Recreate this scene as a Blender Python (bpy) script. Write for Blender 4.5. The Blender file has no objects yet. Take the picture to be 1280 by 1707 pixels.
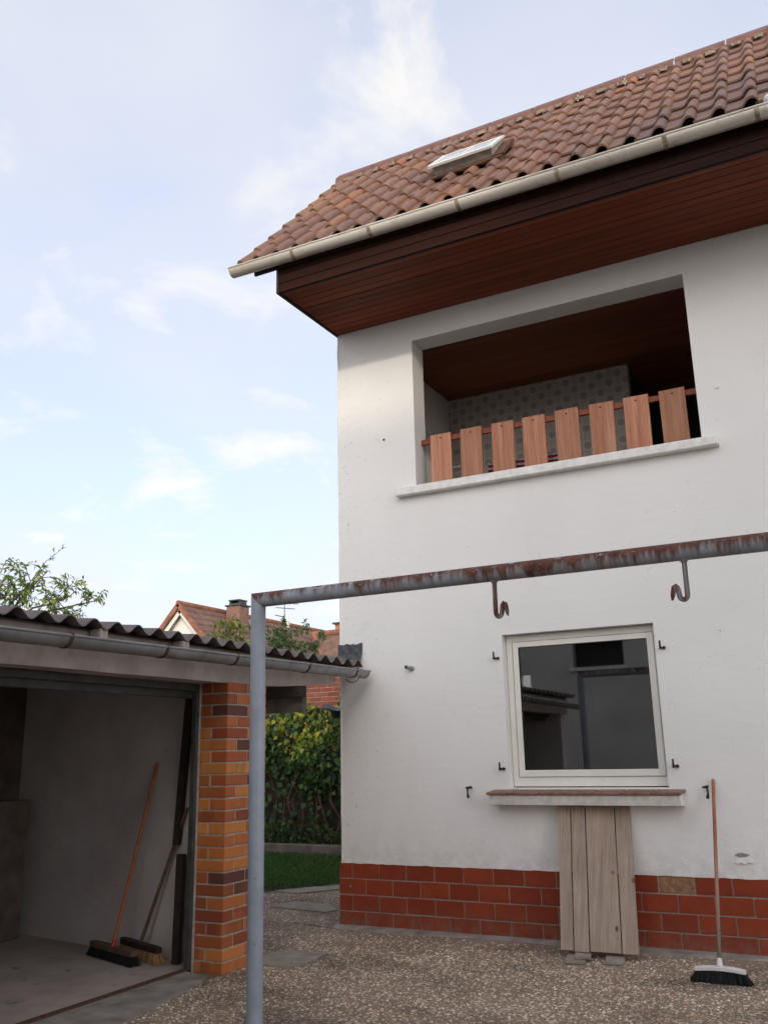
import bpy, math, random
import numpy as np
from mathutils import Vector, Matrix
random.seed(7); rng = np.random.default_rng(7)
R = math.radians
S = bpy.context.scene
COL = S.collection

# ------------------------------------------------------------------ camera, sky, sun, exposure
cam_d = bpy.data.cameras.new('camera'); cam = bpy.data.objects.new('camera', cam_d); COL.objects.link(cam)
cam_d.sensor_fit = 'HORIZONTAL'; cam_d.sensor_width = 36.0; cam_d.lens = 36.0 * 1505 / 1280
cam_d.clip_start = 0.05; cam_d.clip_end = 2000
_x, _y, _z = ((0.88466, 0.46576, -0.02099), (0.13816, -0.21890, 0.96592), (0.44529, -0.85741, -0.25800))
cam.matrix_world = Matrix(((_x[0], _y[0], _z[0], 4.2394), (_x[1], _y[1], _z[1], -7.1879), (_x[2], _y[2], _z[2], 1.42), (0, 0, 0, 1)))
S.camera = cam

SUN_EL, SUN_AZ = R(17.0), R(28.0)          # azimuth measured from -Y towards +X
to_sun = Vector((math.sin(SUN_AZ) * math.cos(SUN_EL), -math.cos(SUN_AZ) * math.cos(SUN_EL), math.sin(SUN_EL)))
W = bpy.data.worlds.new('World'); S.world = W; W.use_nodes = True
wn, wl = W.node_tree.nodes, W.node_tree.links
wn.clear()
w_out = wn.new('ShaderNodeOutputWorld'); w_bg = wn.new('ShaderNodeBackground'); w_bg.inputs['Strength'].default_value = 0.15
sky = wn.new('ShaderNodeTexSky'); sky.sky_type = 'NISHITA'; sky.sun_disc = False
sky.sun_elevation = SUN_EL; sky.sun_rotation = math.atan2(to_sun.x, to_sun.y)
sky.altitude = 100; sky.air_density = 0.55; sky.dust_density = 5.0; sky.ozone_density = 1.0
def WN(t, **kw):
    n = wn.new(t)
    for k, v in kw.items(): setattr(n, k, v)
    return n
w_tc = WN('ShaderNodeTexCoord'); w_sep = WN('ShaderNodeSeparateXYZ'); wl.new(w_tc.outputs['Generated'], w_sep.inputs[0])
w_max = WN('ShaderNodeMath', operation='MAXIMUM'); wl.new(w_sep.outputs['Z'], w_max.inputs[0]); w_max.inputs[1].default_value = 0.0
w_add = WN('ShaderNodeMath', operation='ADD'); wl.new(w_max.outputs[0], w_add.inputs[0]); w_add.inputs[1].default_value = 0.22
w_div = WN('ShaderNodeVectorMath', operation='DIVIDE'); wl.new(w_tc.outputs['Generated'], w_div.inputs[0]); 
w_cmb = WN('ShaderNodeCombineXYZ'); wl.new(w_add.outputs[0], w_cmb.inputs[0]); wl.new(w_add.outputs[0], w_cmb.inputs[1]); w_cmb.inputs[2].default_value = 1e6
wl.new(w_cmb.outputs[0], w_div.inputs[1])
w_off = WN('ShaderNodeVectorMath', operation='ADD'); wl.new(w_div.outputs[0], w_off.inputs[0]); w_off.inputs[1].default_value = (3.17, 1.4, 0.0)
w_n1 = WN('ShaderNodeTexNoise'); w_n1.inputs['Scale'].default_value = 1.3; w_n1.inputs['Detail'].default_value = 6; w_n1.inputs['Roughness'].default_value = 0.5
w_n2 = WN('ShaderNodeTexNoise'); w_n2.inputs['Scale'].default_value = 3.4; w_n2.inputs['Detail'].default_value = 10; w_n2.inputs['Roughness'].default_value = 0.6; w_n2.inputs['Distortion'].default_value = 0.4
for n in (w_n1, w_n2): wl.new(w_off.outputs[0], n.inputs['Vector'])
w_r1 = WN('ShaderNodeMapRange'); w_r1.inputs['From Min'].default_value = 0.36; w_r1.inputs['From Max'].default_value = 0.62; w_r1.inputs['To Min'].default_value = 0.62; w_r1.inputs['To Max'].default_value = 0.93
wl.new(w_n1.outputs['Fac'], w_r1.inputs['Value'])
w_r2 = WN('ShaderNodeMapRange'); w_r2.inputs['From Min'].default_value = 0.54; w_r2.inputs['From Max'].default_value = 0.72; w_r2.inputs['To Min'].default_value = 0.0; w_r2.inputs['To Max'].default_value = 1.0
wl.new(w_n2.outputs['Fac'], w_r2.inputs['Value'])
w_m1 = WN('ShaderNodeMix', data_type='RGBA'); wl.new(w_r1.outputs[0], w_m1.inputs['Factor']); wl.new(sky.outputs[0], w_m1.inputs['A'])
w_bw = WN('ShaderNodeRGBToBW'); wl.new(sky.outputs[0], w_bw.inputs[0])           # thin cloud scatters the sky's own light, a little whiter
w_veil = WN('ShaderNodeMix', data_type='RGBA', blend_type='MULTIPLY'); w_veil.inputs['Factor'].default_value = 1.0
w_lift = WN('ShaderNodeMath', operation='MULTIPLY_ADD'); wl.new(w_bw.outputs[0], w_lift.inputs[0]); w_lift.inputs[1].default_value = 0.10; w_lift.inputs[2].default_value = 1.60
wl.new(w_lift.outputs[0], w_veil.inputs['A']); w_veil.inputs['B'].default_value = (0.96, 0.985, 1.08, 1)
w_puff = WN('ShaderNodeMix', data_type='RGBA', blend_type='MULTIPLY'); w_puff.inputs['Factor'].default_value = 1.0
wl.new(w_lift.outputs[0], w_puff.inputs['A']); w_puff.inputs['B'].default_value = (1.16, 1.13, 1.10, 1)
wl.new(w_veil.outputs['Result'], w_m1.inputs['B'])
w_m2 = WN('ShaderNodeMix', data_type='RGBA'); wl.new(w_r2.outputs[0], w_m2.inputs['Factor']); wl.new(w_m1.outputs['Result'], w_m2.inputs['A']); wl.new(w_puff.outputs['Result'], w_m2.inputs['B'])
wl.new(w_m2.outputs['Result'], w_bg.inputs['Color']); wl.new(w_bg.outputs[0], w_out.inputs['Surface'])

sd = bpy.data.lights.new('sun', 'SUN'); sd.energy = 0.34; sd.angle = R(2.0); sd.color = (1.0, 0.88, 0.70)
so = bpy.data.objects.new('sun', sd); COL.objects.link(so); so.location = (10, -20, 20)
so.rotation_euler = (-to_sun).to_track_quat('-Z', 'Y').to_euler()
S.view_settings.view_transform = 'Standard'; S.view_settings.look = 'None'; S.view_settings.exposure = 1.78; S.view_settings.gamma = 1.0
S.view_settings.use_curve_mapping = False
S.cycles.max_bounces = 8; S.cycles.diffuse_bounces = 4; S.cycles.transparent_max_bounces = 12

# ------------------------------------------------------------------ material helpers
class NT:
    def __init__(s, name, rough=0.7, metal=0.0, spec=0.5):
        s.m = bpy.data.materials.new(name); s.m.use_nodes = True
        s.t = s.m.node_tree; s.b = s.t.nodes['Principled BSDF']
        s.b.inputs['Roughness'].default_value = rough; s.b.inputs['Metallic'].default_value = metal
        s.b.inputs['Specular IOR Level'].default_value = spec
        s._pos = None
    def put(s, sock, v):
        if isinstance(v, bpy.types.NodeSocket): s.t.links.new(v, sock)
        elif isinstance(v, (tuple, list)): sock.default_value = tuple(v) + ((1,) if len(v) == 3 and sock.type == 'RGBA' else ())
        else: sock.default_value = v
    def n(s, typ, ins=None, **props):
        nd = s.t.nodes.new('ShaderNode' + typ)
        for k, v in props.items(): setattr(nd, k, v)
        for k, v in (ins or {}).items(): s.put(nd.inputs[k], v)
        return nd
    def pos(s, scale=(1, 1, 1), rnd=False):
        p = s.n('NewGeometry').outputs['Position']
        if rnd:
            oi = s.n('ObjectInfo').outputs['Random']
            mu = s.n('Math', {0: oi, 1: 37.0}, operation='MULTIPLY').outputs[0]
            cb = s.n('CombineXYZ', {0: mu, 1: mu, 2: mu}).outputs[0]
            p = s.n('VectorMath', {0: p, 1: cb}, operation='ADD').outputs[0]
        return s.n('VectorMath', {0: p, 1: scale}, operation='MULTIPLY').outputs[0]
    def noise(s, scale, detail=4, rough=0.55, vec=None, dist=0.0):
        return s.n('TexNoise', {'Vector': vec or s.pos(), 'Scale': scale, 'Detail': detail, 'Roughness': rough, 'Distortion': dist}).outputs['Fac']
    def ramp(s, fac, stops, interp='LINEAR'):
        nd = s.n('ValToRGB', {'Fac': fac}); cr = nd.color_ramp; cr.interpolation = interp
        while len(cr.elements) < len(stops): cr.elements.new(0.5)
        for e, (p, c) in zip(cr.elements, stops): e.position = p; e.color = (c if isinstance(c, (tuple, list)) else (c, c, c)) [:3] + (1,) if isinstance(c, tuple) else (c, c, c, 1)
        return nd.outputs['Color']
    def rng(s, v, a, b, c=0.0, d=1.0):
        return s.n('MapRange', {'Value': v, 'From Min': a, 'From Max': b, 'To Min': c, 'To Max': d}).outputs[0]
    def mix(s, f, a, b, mode='MIX'):
        nd = s.n('Mix', data_type='RGBA', blend_type=mode)
        s.put(nd.inputs['Factor'], f); s.put(nd.inputs['A'], a); s.put(nd.inputs['B'], b)
        return nd.outputs['Result']
    def math(s, op, a, b=0.0):
        return s.n('Math', {0: a, 1: b}, operation=op).outputs[0]
    def color(s, c): s.put(s.b.inputs['Base Color'], c); return s
    def bump(s, h, strength=0.3, dist=0.01):
        s.put(s.b.inputs['Normal'], s.n('Bump', {'Height': h, 'Strength': strength, 'Distance': dist}).outputs[0]); return s

def simple(name, c, rough=0.7, metal=0.0, var=0.25, sc=8.0, bump=0.0, bsc=60, rnd=False, spec=0.5):
    t = NT(name, rough, metal, spec); f = t.noise(sc, 5, vec=t.pos(rnd=rnd))
    lo = tuple(x * (1 - var) for x in c); hi = tuple(min(1, x * (1 + var)) for x in c)
    t.color(t.ramp(f, [(0.3, lo), (0.7, hi)]))
    if bump: t.bump(t.noise(bsc, 4), bump, 0.01)
    return t.m

def wood(name, stops, axis, rough=0.6, gs=9.0, stretch=0.06, bump=0.25, rnd=True, spec=0.4):
    t = NT(name, rough, 0, spec); sc = [1.0, 1.0, 1.0]; sc[axis] = stretch
    p = t.pos(tuple(sc), rnd)
    g = t.noise(gs, 6, 0.65, p, 0.6); fine = t.noise(gs * 9, 3, 0.6, p)
    f = t.math('ADD', t.math('MULTIPLY', g, 0.75), t.math('MULTIPLY', fine, 0.25))
    c = t.ramp(f, stops)
    r = t.n('ObjectInfo').outputs['Random']
    c = t.mix(1.0, c, t.ramp(r, [(0, (0.82, 0.82, 0.82)), (1, (1.12, 1.08, 1.05))]), 'MULTIPLY')
    t.color(c); t.bump(f, bump, 0.004)
    return t.m

MAT = {}
# white house plaster: faint trowel relief, specks and grime spots
t = NT('white_plaster', 0.85, 0, 0.25)
c = t.ramp(t.noise(0.9, 4), [(0.3, (0.765, 0.76, 0.74)), (0.7, (0.825, 0.82, 0.80))])
c = t.mix(t.rng(t.noise(5, 6, 0.7), 0.60, 0.80, 0, 0.35), c, (0.52, 0.50, 0.47))
sp = t.math('MULTIPLY', t.rng(t.noise(38, 2, 0.5), 0.70, 0.76), t.rng(t.noise(1.7, 3), 0.50, 0.62))
c = t.mix(t.math('MULTIPLY', sp, 0.75), c, (0.20, 0.18, 0.16))
edge = t.n('SeparateXYZ', {0: t.pos()})
nearleft = t.rng(edge.outputs['X'], 0.75, 0.0)
sp2 = t.math('MULTIPLY', t.rng(t.noise(26, 3, 0.6), 0.62, 0.70), nearleft)
c = t.mix(t.math('MULTIPLY', sp2, 0.5), c, (0.26, 0.24, 0.22))
wst = t.noise(4.5, 5, 0.6, t.pos((1.0, 1.0, 0.10)))
c = t.mix(t.rng(wst, 0.60, 0.82, 0, 0.15), c, (0.50, 0.49, 0.46))
low = t.rng(edge.outputs['Z'], 1.15, 0.5)
c = t.mix(t.math('MULTIPLY', low, t.rng(t.noise(3.5, 6, 0.65), 0.45, 0.75, 0, 0.3)), c, (0.50, 0.47, 0.44))
wob = t.n('TexNoise', {'Vector': t.pos(), 'Scale': 2.2, 'Detail': 5.0}).outputs['Color']
cv = t.n('VectorMath', {0: t.pos(), 1: t.n('VectorMath', {0: wob, 1: (0.5, 0.5, 0.5)}, operation='MULTIPLY').outputs[0]}, operation='ADD').outputs[0]
ed = t.n('TexVoronoi', {'Vector': cv, 'Scale': 1.15}, feature='DISTANCE_TO_EDGE').outputs['Distance']
crack = t.math('MULTIPLY', t.rng(ed, 0.006, 0.001), t.rng(t.noise(1.3, 3), 0.50, 0.60))
c = t.mix(t.math('MULTIPLY', crack, 0.14), c, (0.40, 0.38, 0.35))
splash = t.math('MULTIPLY', t.rng(edge.outputs['Z'], 0.78, 0.52), t.rng(t.noise(9, 6, 0.7), 0.40, 0.70))
c = t.mix(t.math('MULTIPLY', splash, 0.45), c, (0.42, 0.37, 0.32))
t.color(c)
h = t.math('ADD', t.math('MULTIPLY', t.noise(3.2, 4, 0.5, t.pos((1, 1, 2.5)), 0.4), 1.0), t.math('MULTIPLY', t.noise(55, 3), 0.10))
h = t.math('ADD', h, t.math('MULTIPLY', t.math('MULTIPLY', low, t.rng(t.noise(6, 5, 0.6, None, 1.5), 0.52, 0.56)), 0.22))
t.bump(h, 0.32, 0.012); MAT['plaster'] = t.m

t = NT('red_plinth_tile', 0.45, 0, 0.25)
r = t.n('ObjectInfo').outputs['Random']
c = t.ramp(r, [(0.0, (0.225, 0.038, 0.016)), (0.5, (0.26, 0.046, 0.019)), (1.0, (0.29, 0.054, 0.022))])
c = t.mix(t.rng(t.noise(9, 3, 0.5, t.pos(rnd=True)), 0.4, 0.75, 0, 0.55), c, (0.17, 0.03, 0.016))
c = t.mix(t.rng(t.noise(60, 3), 0.62, 0.75, 0, 0.25), c, (0.40, 0.16, 0.10))
zz = t.n('SeparateXYZ', {0: t.pos()}).outputs['Z']
c = t.mix(t.math('MULTIPLY', t.rng(zz, 0.22, 0.0), t.rng(t.noise(12, 6, 0.7), 0.38, 0.70)), c, (0.20, 0.135, 0.10))
c = t.mix(t.rng(t.noise(4, 5, 0.65), 0.50, 0.75, 0, 0.5), c, (0.19, 0.034, 0.018))
t.color(c); t.bump(t.noise(25, 4), 0.2, 0.005)
t.put(t.b.inputs['Roughness'], t.rng(t.noise(14, 4), 0.3, 0.7, 0.30, 0.55)); MAT['ptile'] = t.m
MAT['grout'] = simple('grey_grout', (0.34, 0.28, 0.24), 0.9, 0, 0.2, 20, 0.3, 90)
MAT['bare'] = simple('bare_mortar_patch', (0.27, 0.145, 0.075), 0.9, 0, 0.45, 22, 0.6, 60)

t = NT('clay_roof_tile', 0.55, 0, 0.4)
r = t.n('ObjectInfo').outputs['Random']
c = t.ramp(r, [(0.0, (0.1683, 0.0888, 0.061)), (0.2, (0.2142, 0.108, 0.0671)), (0.4, (0.1683, 0.0984, 0.0805)), (0.6, (0.2397, 0.126, 0.0781)), (0.8, (0.1836, 0.108, 0.0878)), (0.93, (0.2499, 0.1296, 0.0756)), (1.0, (0.306, 0.126, 0.0586))])
c = t.mix(t.rng(t.noise(7, 4, 0.6, t.pos(rnd=True)), 0.4, 0.75, 0, 0.5), c, (0.115, 0.062, 0.055))
c = t.mix(t.rng(t.noise(55, 4, 0.7), 0.60, 0.76, 0, 0.4), c, (0.30, 0.20, 0.14))
c = t.mix(t.rng(t.noise(22, 4, 0.7), 0.64, 0.76, 0, 0.6), c, (0.07, 0.055, 0.045))
t.color(c); t.bump(t.noise(80, 4), 0.25, 0.004); MAT['rtile'] = t.m
MAT['ridge'] = simple('ridge_cap_clay', (0.150, 0.068, 0.052), 0.6, 0, 0.25, 12, 0.2, 80, True)
MAT['mortar_y'] = simple('lichened_ridge_mortar', (0.20, 0.165, 0.105), 0.95, 0, 0.6, 30, 0.8, 50)
MAT['soffit'] = wood('dark_stained_soffit_wood', [(0.25, (0.084, 0.0225, 0.0128)), (0.5, (0.175, 0.048, 0.024)), (0.75, (0.266, 0.075, 0.036))], 0, 0.6, 5.0, 0.05, 0.2, True, 0.15)
MAT['fascia'] = wood('shade_toned_fascia_wood', [(0.25, (0.010, 0.0045, 0.0032)), (0.5, (0.026, 0.0085, 0.0055)), (0.8, (0.05, 0.015, 0.009))], 0, 0.7, 5.0, 0.05, 0.2, True, 0.12)  # darker than the soffit wood: shade under the gutter put into the colour
MAT['black'] = simple('blackened_trim', (0.018, 0.014, 0.013), 0.7, 0, 0.3)
MAT['ceil'] = wood('loggia_ceiling_wood', [(0.25, (0.15, 0.040, 0.018)), (0.75, (0.30, 0.085, 0.036))], 0, 0.7, 5.0, 0.05, 0.2)
MAT['slat'] = wood('weathered_railing_slat_wood', [(0.30, (0.26, 0.105, 0.058)), (0.5, (0.42, 0.195, 0.118)), (0.70, (0.54, 0.31, 0.215))], 2, 0.75, 34.0, 0.035, 0.4)
MAT['rail'] = wood('red_stained_rail_wood', [(0.3, (0.17, 0.036, 0.015)), (0.7, (0.30, 0.075, 0.030))], 0, 0.55, 9.0, 0.06)
t = NT('aged_cream_gutter', 0.42, 0.25, 0.5)
c = t.ramp(t.noise(3, 5, 0.6, t.pos((0.3, 1, 1))), [(0.3, (0.52, 0.47, 0.39)), (0.7, (0.70, 0.66, 0.59))])
c = t.mix(t.rng(t.noise(9, 5, 0.65, t.pos((1, 1, 0.3))), 0.54, 0.74, 0, 0.6), c, (0.30, 0.245, 0.18))
c = t.mix(t.rng(t.noise(40, 5, 0.65), 0.62, 0.75, 0, 0.6), c, (0.17, 0.12, 0.08))
t.color(c); t.bump(t.noise(30, 4), 0.1, 0.004); MAT['gutter'] = t.m
t = NT('weathered_zinc', 0.5, 0.55, 0.5)
c = t.ramp(t.noise(6, 6, 0.6), [(0.3, (0.20, 0.205, 0.205)), (0.7, (0.36, 0.37, 0.38))])
c = t.mix(t.rng(t.noise(3, 6, 0.7), 0.60, 0.70, 0, 0.7), c, (0.15, 0.10, 0.075))
t.color(c); t.bump(t.noise(50, 4), 0.15, 0.004); MAT['zinc'] = t.m
MAT['pale_zinc'] = simple('pale_zinc', (0.50, 0.50, 0.46), 0.6, 0.0, 0.3, 14, 0.2, 60)
MAT['skyglass'] = simple('roof_window_glass', (0.42, 0.45, 0.50), 0.15, 0, 0.1)
MAT['bracket'] = simple('stained_gutter_bracket', (0.30, 0.23, 0.16), 0.6, 0.2, 0.5, 30, 0.3, 60)
MAT['rust'] = simple('rusty_iron', (0.10, 0.042, 0.022), 0.8, 0.2, 0.6, 40, 0.5, 120)
MAT['iron'] = simple('dark_iron', (0.035, 0.022, 0.017), 0.75, 0.3, 0.5, 60, 0.4, 120)
t = NT('corrugated_fibre_cement', 0.75, 0, 0.3)
c = t.ramp(t.noise(9, 6, 0.65), [(0.3, (0.085, 0.072, 0.068)), (0.7, (0.185, 0.155, 0.145))])
c = t.mix(t.rng(t.noise(30, 5, 0.7), 0.60, 0.72, 0, 0.6), c, (0.06, 0.055, 0.045))
t.color(c); t.bump(t.noise(60, 4), 0.3, 0.004); MAT['corr'] = t.m
t = NT('stained_concrete', 0.9, 0, 0.2)
c = t.ramp(t.noise(4, 6, 0.65), [(0.3, (0.33, 0.28, 0.25)), (0.7, (0.50, 0.44, 0.405))])
c = t.mix(t.rng(t.noise(7, 6, 0.7, t.pos((1, 1, 0.35))), 0.55, 0.75, 0, 0.55), c, (0.13, 0.10, 0.085))
t.color(c); t.bump(t.noise(40, 5), 0.35, 0.006); MAT['concrete'] = t.m
t = NT('garage_wall_plaster', 0.9, 0, 0.2)
c = t.ramp(t.noise(1.8, 5, 0.6), [(0.3, (0.53, 0.485, 0.46)), (0.7, (0.70, 0.655, 0.625))])
c = t.mix(t.rng(t.noise(12, 5, 0.7), 0.62, 0.74, 0, 0.35), c, (0.16, 0.14, 0.13))
t.color(c); t.bump(t.noise(9, 6, 0.6), 0.4, 0.012); MAT['gwall'] = t.m
t = NT('garage_floor_concrete', 0.8, 0, 0.3)
c = t.ramp(t.noise(2.4, 6, 0.65), [(0.3, (0.32, 0.265, 0.225)), (0.7, (0.48, 0.41, 0.36))])
c = t.mix(t.rng(t.noise(5, 4, 0.6), 0.62, 0.7, 0, 0.6), c, (0.07, 0.062, 0.058))
t.color(c); t.bump(t.noise(60, 4), 0.2, 0.004); MAT['gfloor'] = t.m
t = NT('mottled_clinker_brick', 0.62, 0, 0.4)
r = t.n('ObjectInfo').outputs['Random']
c = t.ramp(r, [(0.0, (0.45, 0.1365, 0.0375)), (0.16, (0.2937, 0.0676, 0.0275)), (0.32, (0.55, 0.2015, 0.05)), (0.46, (0.375, 0.0975, 0.0325)), (0.58, (0.625, 0.273, 0.0688)), (0.72, (0.2625, 0.0624, 0.03)), (0.84, (0.5, 0.169, 0.0425)), (0.94, (0.1187, 0.0442, 0.0338))], 'CONSTANT')
fl = t.rng(t.noise(5.5, 3, 0.5, t.pos((1, 1, 0.5), True), 0.6), 0.46, 0.62)
c = t.mix(t.math('MULTIPLY', fl, 0.6), c, t.ramp(t.n('Math', {0: t.math('MULTIPLY', r, 7.3)}, operation='FRACT').outputs[0], [(0, (0.17, 0.042, 0.022)), (0.35, (0.50, 0.20, 0.05)), (0.65, (0.34, 0.09, 0.03)), (1, (0.13, 0.035, 0.025))]))
c = t.mix(t.rng(t.noise(70, 4, 0.7), 0.6, 0.78, 0, 0.3), c, (0.10, 0.05, 0.04))
t.color(c); t.bump(t.noise(60, 4), 0.25, 0.004); MAT['brick'] = t.m
MAT['mortar'] = simple('sandy_mortar', (0.40, 0.35, 0.29), 0.95, 0, 0.25, 30, 0.5, 120)
t = NT('old_red_brick', 0.8); r = t.n('ObjectInfo').outputs['Random']
t.color(t.ramp(r, [(0, (0.17, 0.045, 0.03)), (0.5, (0.26, 0.075, 0.045)), (1, (0.21, 0.055, 0.035))])); MAT['brick2'] = t.m
MAT['frame_steel'] = simple('grey_painted_steel', (0.060, 0.064, 0.064), 0.55, 0.2, 0.35, 10, 0.1, 60)
def pipe_paint(name, heavy):
    t = NT(name, 0.5, 0.0, 0.5)
    c = t.ramp(t.noise(7, 5, 0.6), [(0.3, (0.255, 0.285, 0.325)), (0.7, (0.345, 0.38, 0.425))])
    nz = t.n('SeparateXYZ', {0: t.n('NewGeometry').outputs['Normal']}).outputs['Z']
    if heavy:
        big = t.noise(1.3, 3, 0.5, t.pos((1, 0.3, 0.3)))
        run = t.noise(30, 6, 0.7, t.pos((1, 0.10, 0.10)), 0.2)
        f = t.math('ADD', t.math('ADD', t.math('MULTIPLY', nz, 0.13), t.math('MULTIPLY', big, 0.60)), t.math('MULTIPLY', run, 0.62))
        rust = t.rng(f, 0.54, 0.68)
        c = t.mix(t.rng(t.noise(9, 5, 0.65), 0.45, 0.66, 0, 0.75), c, (0.27, 0.245, 0.195))
        rc = t.ramp(t.noise(26, 5, 0.7), [(0.3, (0.045, 0.024, 0.018)), (0.5, (0.115, 0.042, 0.024)), (0.75, (0.20, 0.085, 0.045))])
        c = t.mix(rust, c, rc)
        flake = t.rng(t.noise(30, 4, 0.7, t.pos((0.5, 1, 1))), 0.60, 0.66)
        c = t.mix(t.math('MULTIPLY', flake, t.rng(nz, 0.0, 0.6)), c, (0.40, 0.43, 0.48))
        t.put(t.b.inputs['Roughness'], t.rng(rust, 0, 1, 0.45, 0.85))
        t.bump(t.math('ADD', t.math('MULTIPLY', rust, -0.5), t.noise(60, 4)), 0.3, 0.004)
    else:
        c = t.mix(t.rng(t.noise(24, 4, 0.6), 0.70, 0.74), c, (0.07, 0.04, 0.03))
        c = t.mix(t.rng(t.noise(3, 5, 0.65, t.pos((1, 1, 0.3))), 0.5, 0.75, 0, 0.35), c, (0.20, 0.215, 0.235))
        t.bump(t.noise(20, 4), 0.08, 0.006)
    t.color(c); return t.m
MAT['post'] = pipe_paint('blue_grey_pipe_paint', False); MAT['beam'] = pipe_paint('rust_bitten_pipe_paint', True)
t = NT('bleached_old_plank', 0.85, 0, 0.25)
p = t.pos((1, 0.0, 0.03), True); g1 = t.noise(90, 3, 0.55, p, 0.1); g2 = t.noise(22, 3, 0.55, p, 0.15); big = t.noise(3.5, 4, 0.6, t.pos((1, 1, 0.6), True))
f = t.math('ADD', t.math('ADD', t.math('MULTIPLY', g1, 0.40), t.math('MULTIPLY', g2, 0.30)), t.math('MULTIPLY', big, 0.40))
c = t.ramp(f, [(0.36, (0.20, 0.145, 0.11)), (0.50, (0.30, 0.235, 0.19)), (0.60, (0.36, 0.295, 0.245)), (0.74, (0.46, 0.39, 0.33))])
kn = t.n('TexVoronoi', {'Vector': t.pos((1, 1, 0.55), True), 'Scale': 6.5}).outputs['Distance']
c = t.mix(t.rng(kn, 0.10, 0.055, 0, 0.85), c, (0.085, 0.05, 0.035))
c = t.mix(t.rng(t.noise(120, 3, 0.6, t.pos((1, 0.0, 0.02), True)), 0.66, 0.72, 0, 0.6), c, (0.10, 0.07, 0.055))
c = t.mix(1.0, c, t.ramp(t.n('ObjectInfo').outputs['Random'], [(0, (0.86, 0.84, 0.82)), (1, (1.1, 1.07, 1.03))]), 'MULTIPLY')
t.color(c); t.bump(f, 0.6, 0.006); MAT['plank'] = t.m
MAT['pvc'] = simple('cream_window_frame', (0.74, 0.725, 0.66), 0.4, 0, 0.05, 6)
MAT['gasket'] = simple('black_gasket', (0.012, 0.012, 0.012), 0.6)
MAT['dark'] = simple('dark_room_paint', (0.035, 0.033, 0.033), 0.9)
MAT['silltile'] = simple('brown_sill_tile', (0.22, 0.115, 0.08), 0.6, 0, 0.4, 18, 0.3, 60, True)
MAT['white_paint'] = simple('flaking_white_paint', (0.76, 0.75, 0.72), 0.7, 0, 0.14, 18, 0.4, 50)
MAT['flash'] = simple('bitumen_flashing', (0.06, 0.064, 0.07), 0.5, 0.2, 0.6, 20, 0.3, 50)
MAT['flake'] = simple('lifted_white_flake', (0.74, 0.73, 0.71), 0.8, 0, 0.05)
MAT['recess'] = simple('bare_render_under_flake', (0.27, 0.25, 0.23), 0.95, 0, 0.3, 40)
t = NT('window_glass', 0.0); nt = t.t; nt.nodes.remove(t.b)
out = nt.nodes['Material Output']
lw = t.n('Fresnel', {'IOR': 2.35}); tr = t.n('BsdfTransparent', {'Color': (0.55, 0.58, 0.58, 1)}); gl = t.n('BsdfGlossy', {'Color': (0.98, 0.96, 0.94, 1), 'Roughness': 0.02})
mx = t.n('MixShader', {0: lw.outputs[0], 1: tr.outputs[0], 2: gl.outputs[0]}); nt.links.new(mx.outputs[0], out.inputs['Surface']); MAT['glass'] = t.m
# wallpaper with rings
t = NT('ring_wallpaper', 0.9)
v = t.pos((1, 0, 1)); sx = t.n('SeparateXYZ', {0: v})
def cell(off):
    a = t.math('SUBTRACT', t.n('Math', {0: t.math('ADD', t.math('MULTIPLY', sx.outputs['X'], 5.2), off)}, operation='FRACT').outputs[0], 0.5)
    b = t.math('SUBTRACT', t.n('Math', {0: t.math('ADD', t.math('MULTIPLY', sx.outputs['Z'], 5.2), off)}, operation='FRACT').outputs[0], 0.5)
    return t.math('SQRT', t.math('ADD', t.math('MULTIPLY', a, a), t.math('MULTIPLY', b, b)))
d = t.math('MINIMUM', cell(0.0), cell(0.5))
t.color(t.ramp(d, [(0.0, (0.40, 0.36, 0.33)), (0.18, (0.42, 0.38, 0.35)), (0.27, (0.68, 0.63, 0.58)), (0.36, (0.55, 0.50, 0.46))])); MAT['paper'] = t.m
t = NT('red_check_cloth', 0.9); sx = t.n('SeparateXYZ', {0: t.pos()})
def band(o, k): return t.math('GREATER_THAN', t.n('Math', {0: t.math('MULTIPLY', o, k)}, operation='FRACT').outputs[0], 0.55)
c = t.mix(t.math('MULTIPLY', band(sx.outputs['Z'], 22), 0.9), (0.20, 0.012, 0.016), (0.60, 0.60, 0.62))
c = t.mix(t.math('MULTIPLY', band(sx.outputs['X'], 9), 0.45), c, (0.16, 0.02, 0.03)); t.color(c); MAT['check'] = t.m
MAT['white_metal'] = simple('white_enamel', (0.7, 0.7, 0.68), 0.4, 0, 0.05)
# ground
t = NT('exposed_aggregate_base', 0.9, 0, 0.2)
c = t.ramp(t.noise(1.2, 6, 0.62, t.pos((0.9, 1.2, 1)), 0.2), [(0.36, (0.095, 0.068, 0.050)), (0.48, (0.22, 0.165, 0.12)), (0.70, (0.31, 0.24, 0.18))])
vo = t.n('TexVoronoi', {'Vector': t.pos(), 'Scale': 85.0})
g = t.ramp(vo.outputs['Color'], [(0.2, (0.16, 0.115, 0.085)), (0.45, (0.29, 0.22, 0.165)), (0.7, (0.44, 0.37, 0.30)), (0.9, (0.60, 0.54, 0.46))])
c = t.mix(t.rng(vo.outputs['Distance'], 0.55, 0.25, 0, 0.65), c, g)
t.color(c); t.bump(t.math('SUBTRACT', 1.0, vo.outputs['Distance']), 0.6, 0.006); MAT['agg'] = t.m
t = NT('pebble_mix', 0.6, 0, 0.4); at = t.n('Attribute', attribute_name='Col'); 
wet = t.rng(t.noise(1.2, 6, 0.62, t.pos((0.9, 1.2, 1)), 0.2), 0.36, 0.52, 0.45, 1.0)
wet3 = t.n('CombineXYZ', {0: wet, 1: wet, 2: wet}).outputs[0]
t.color(t.mix(1.0, at.outputs['Color'], wet3, 'MULTIPLY')); MAT['pebble'] = t.m
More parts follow.
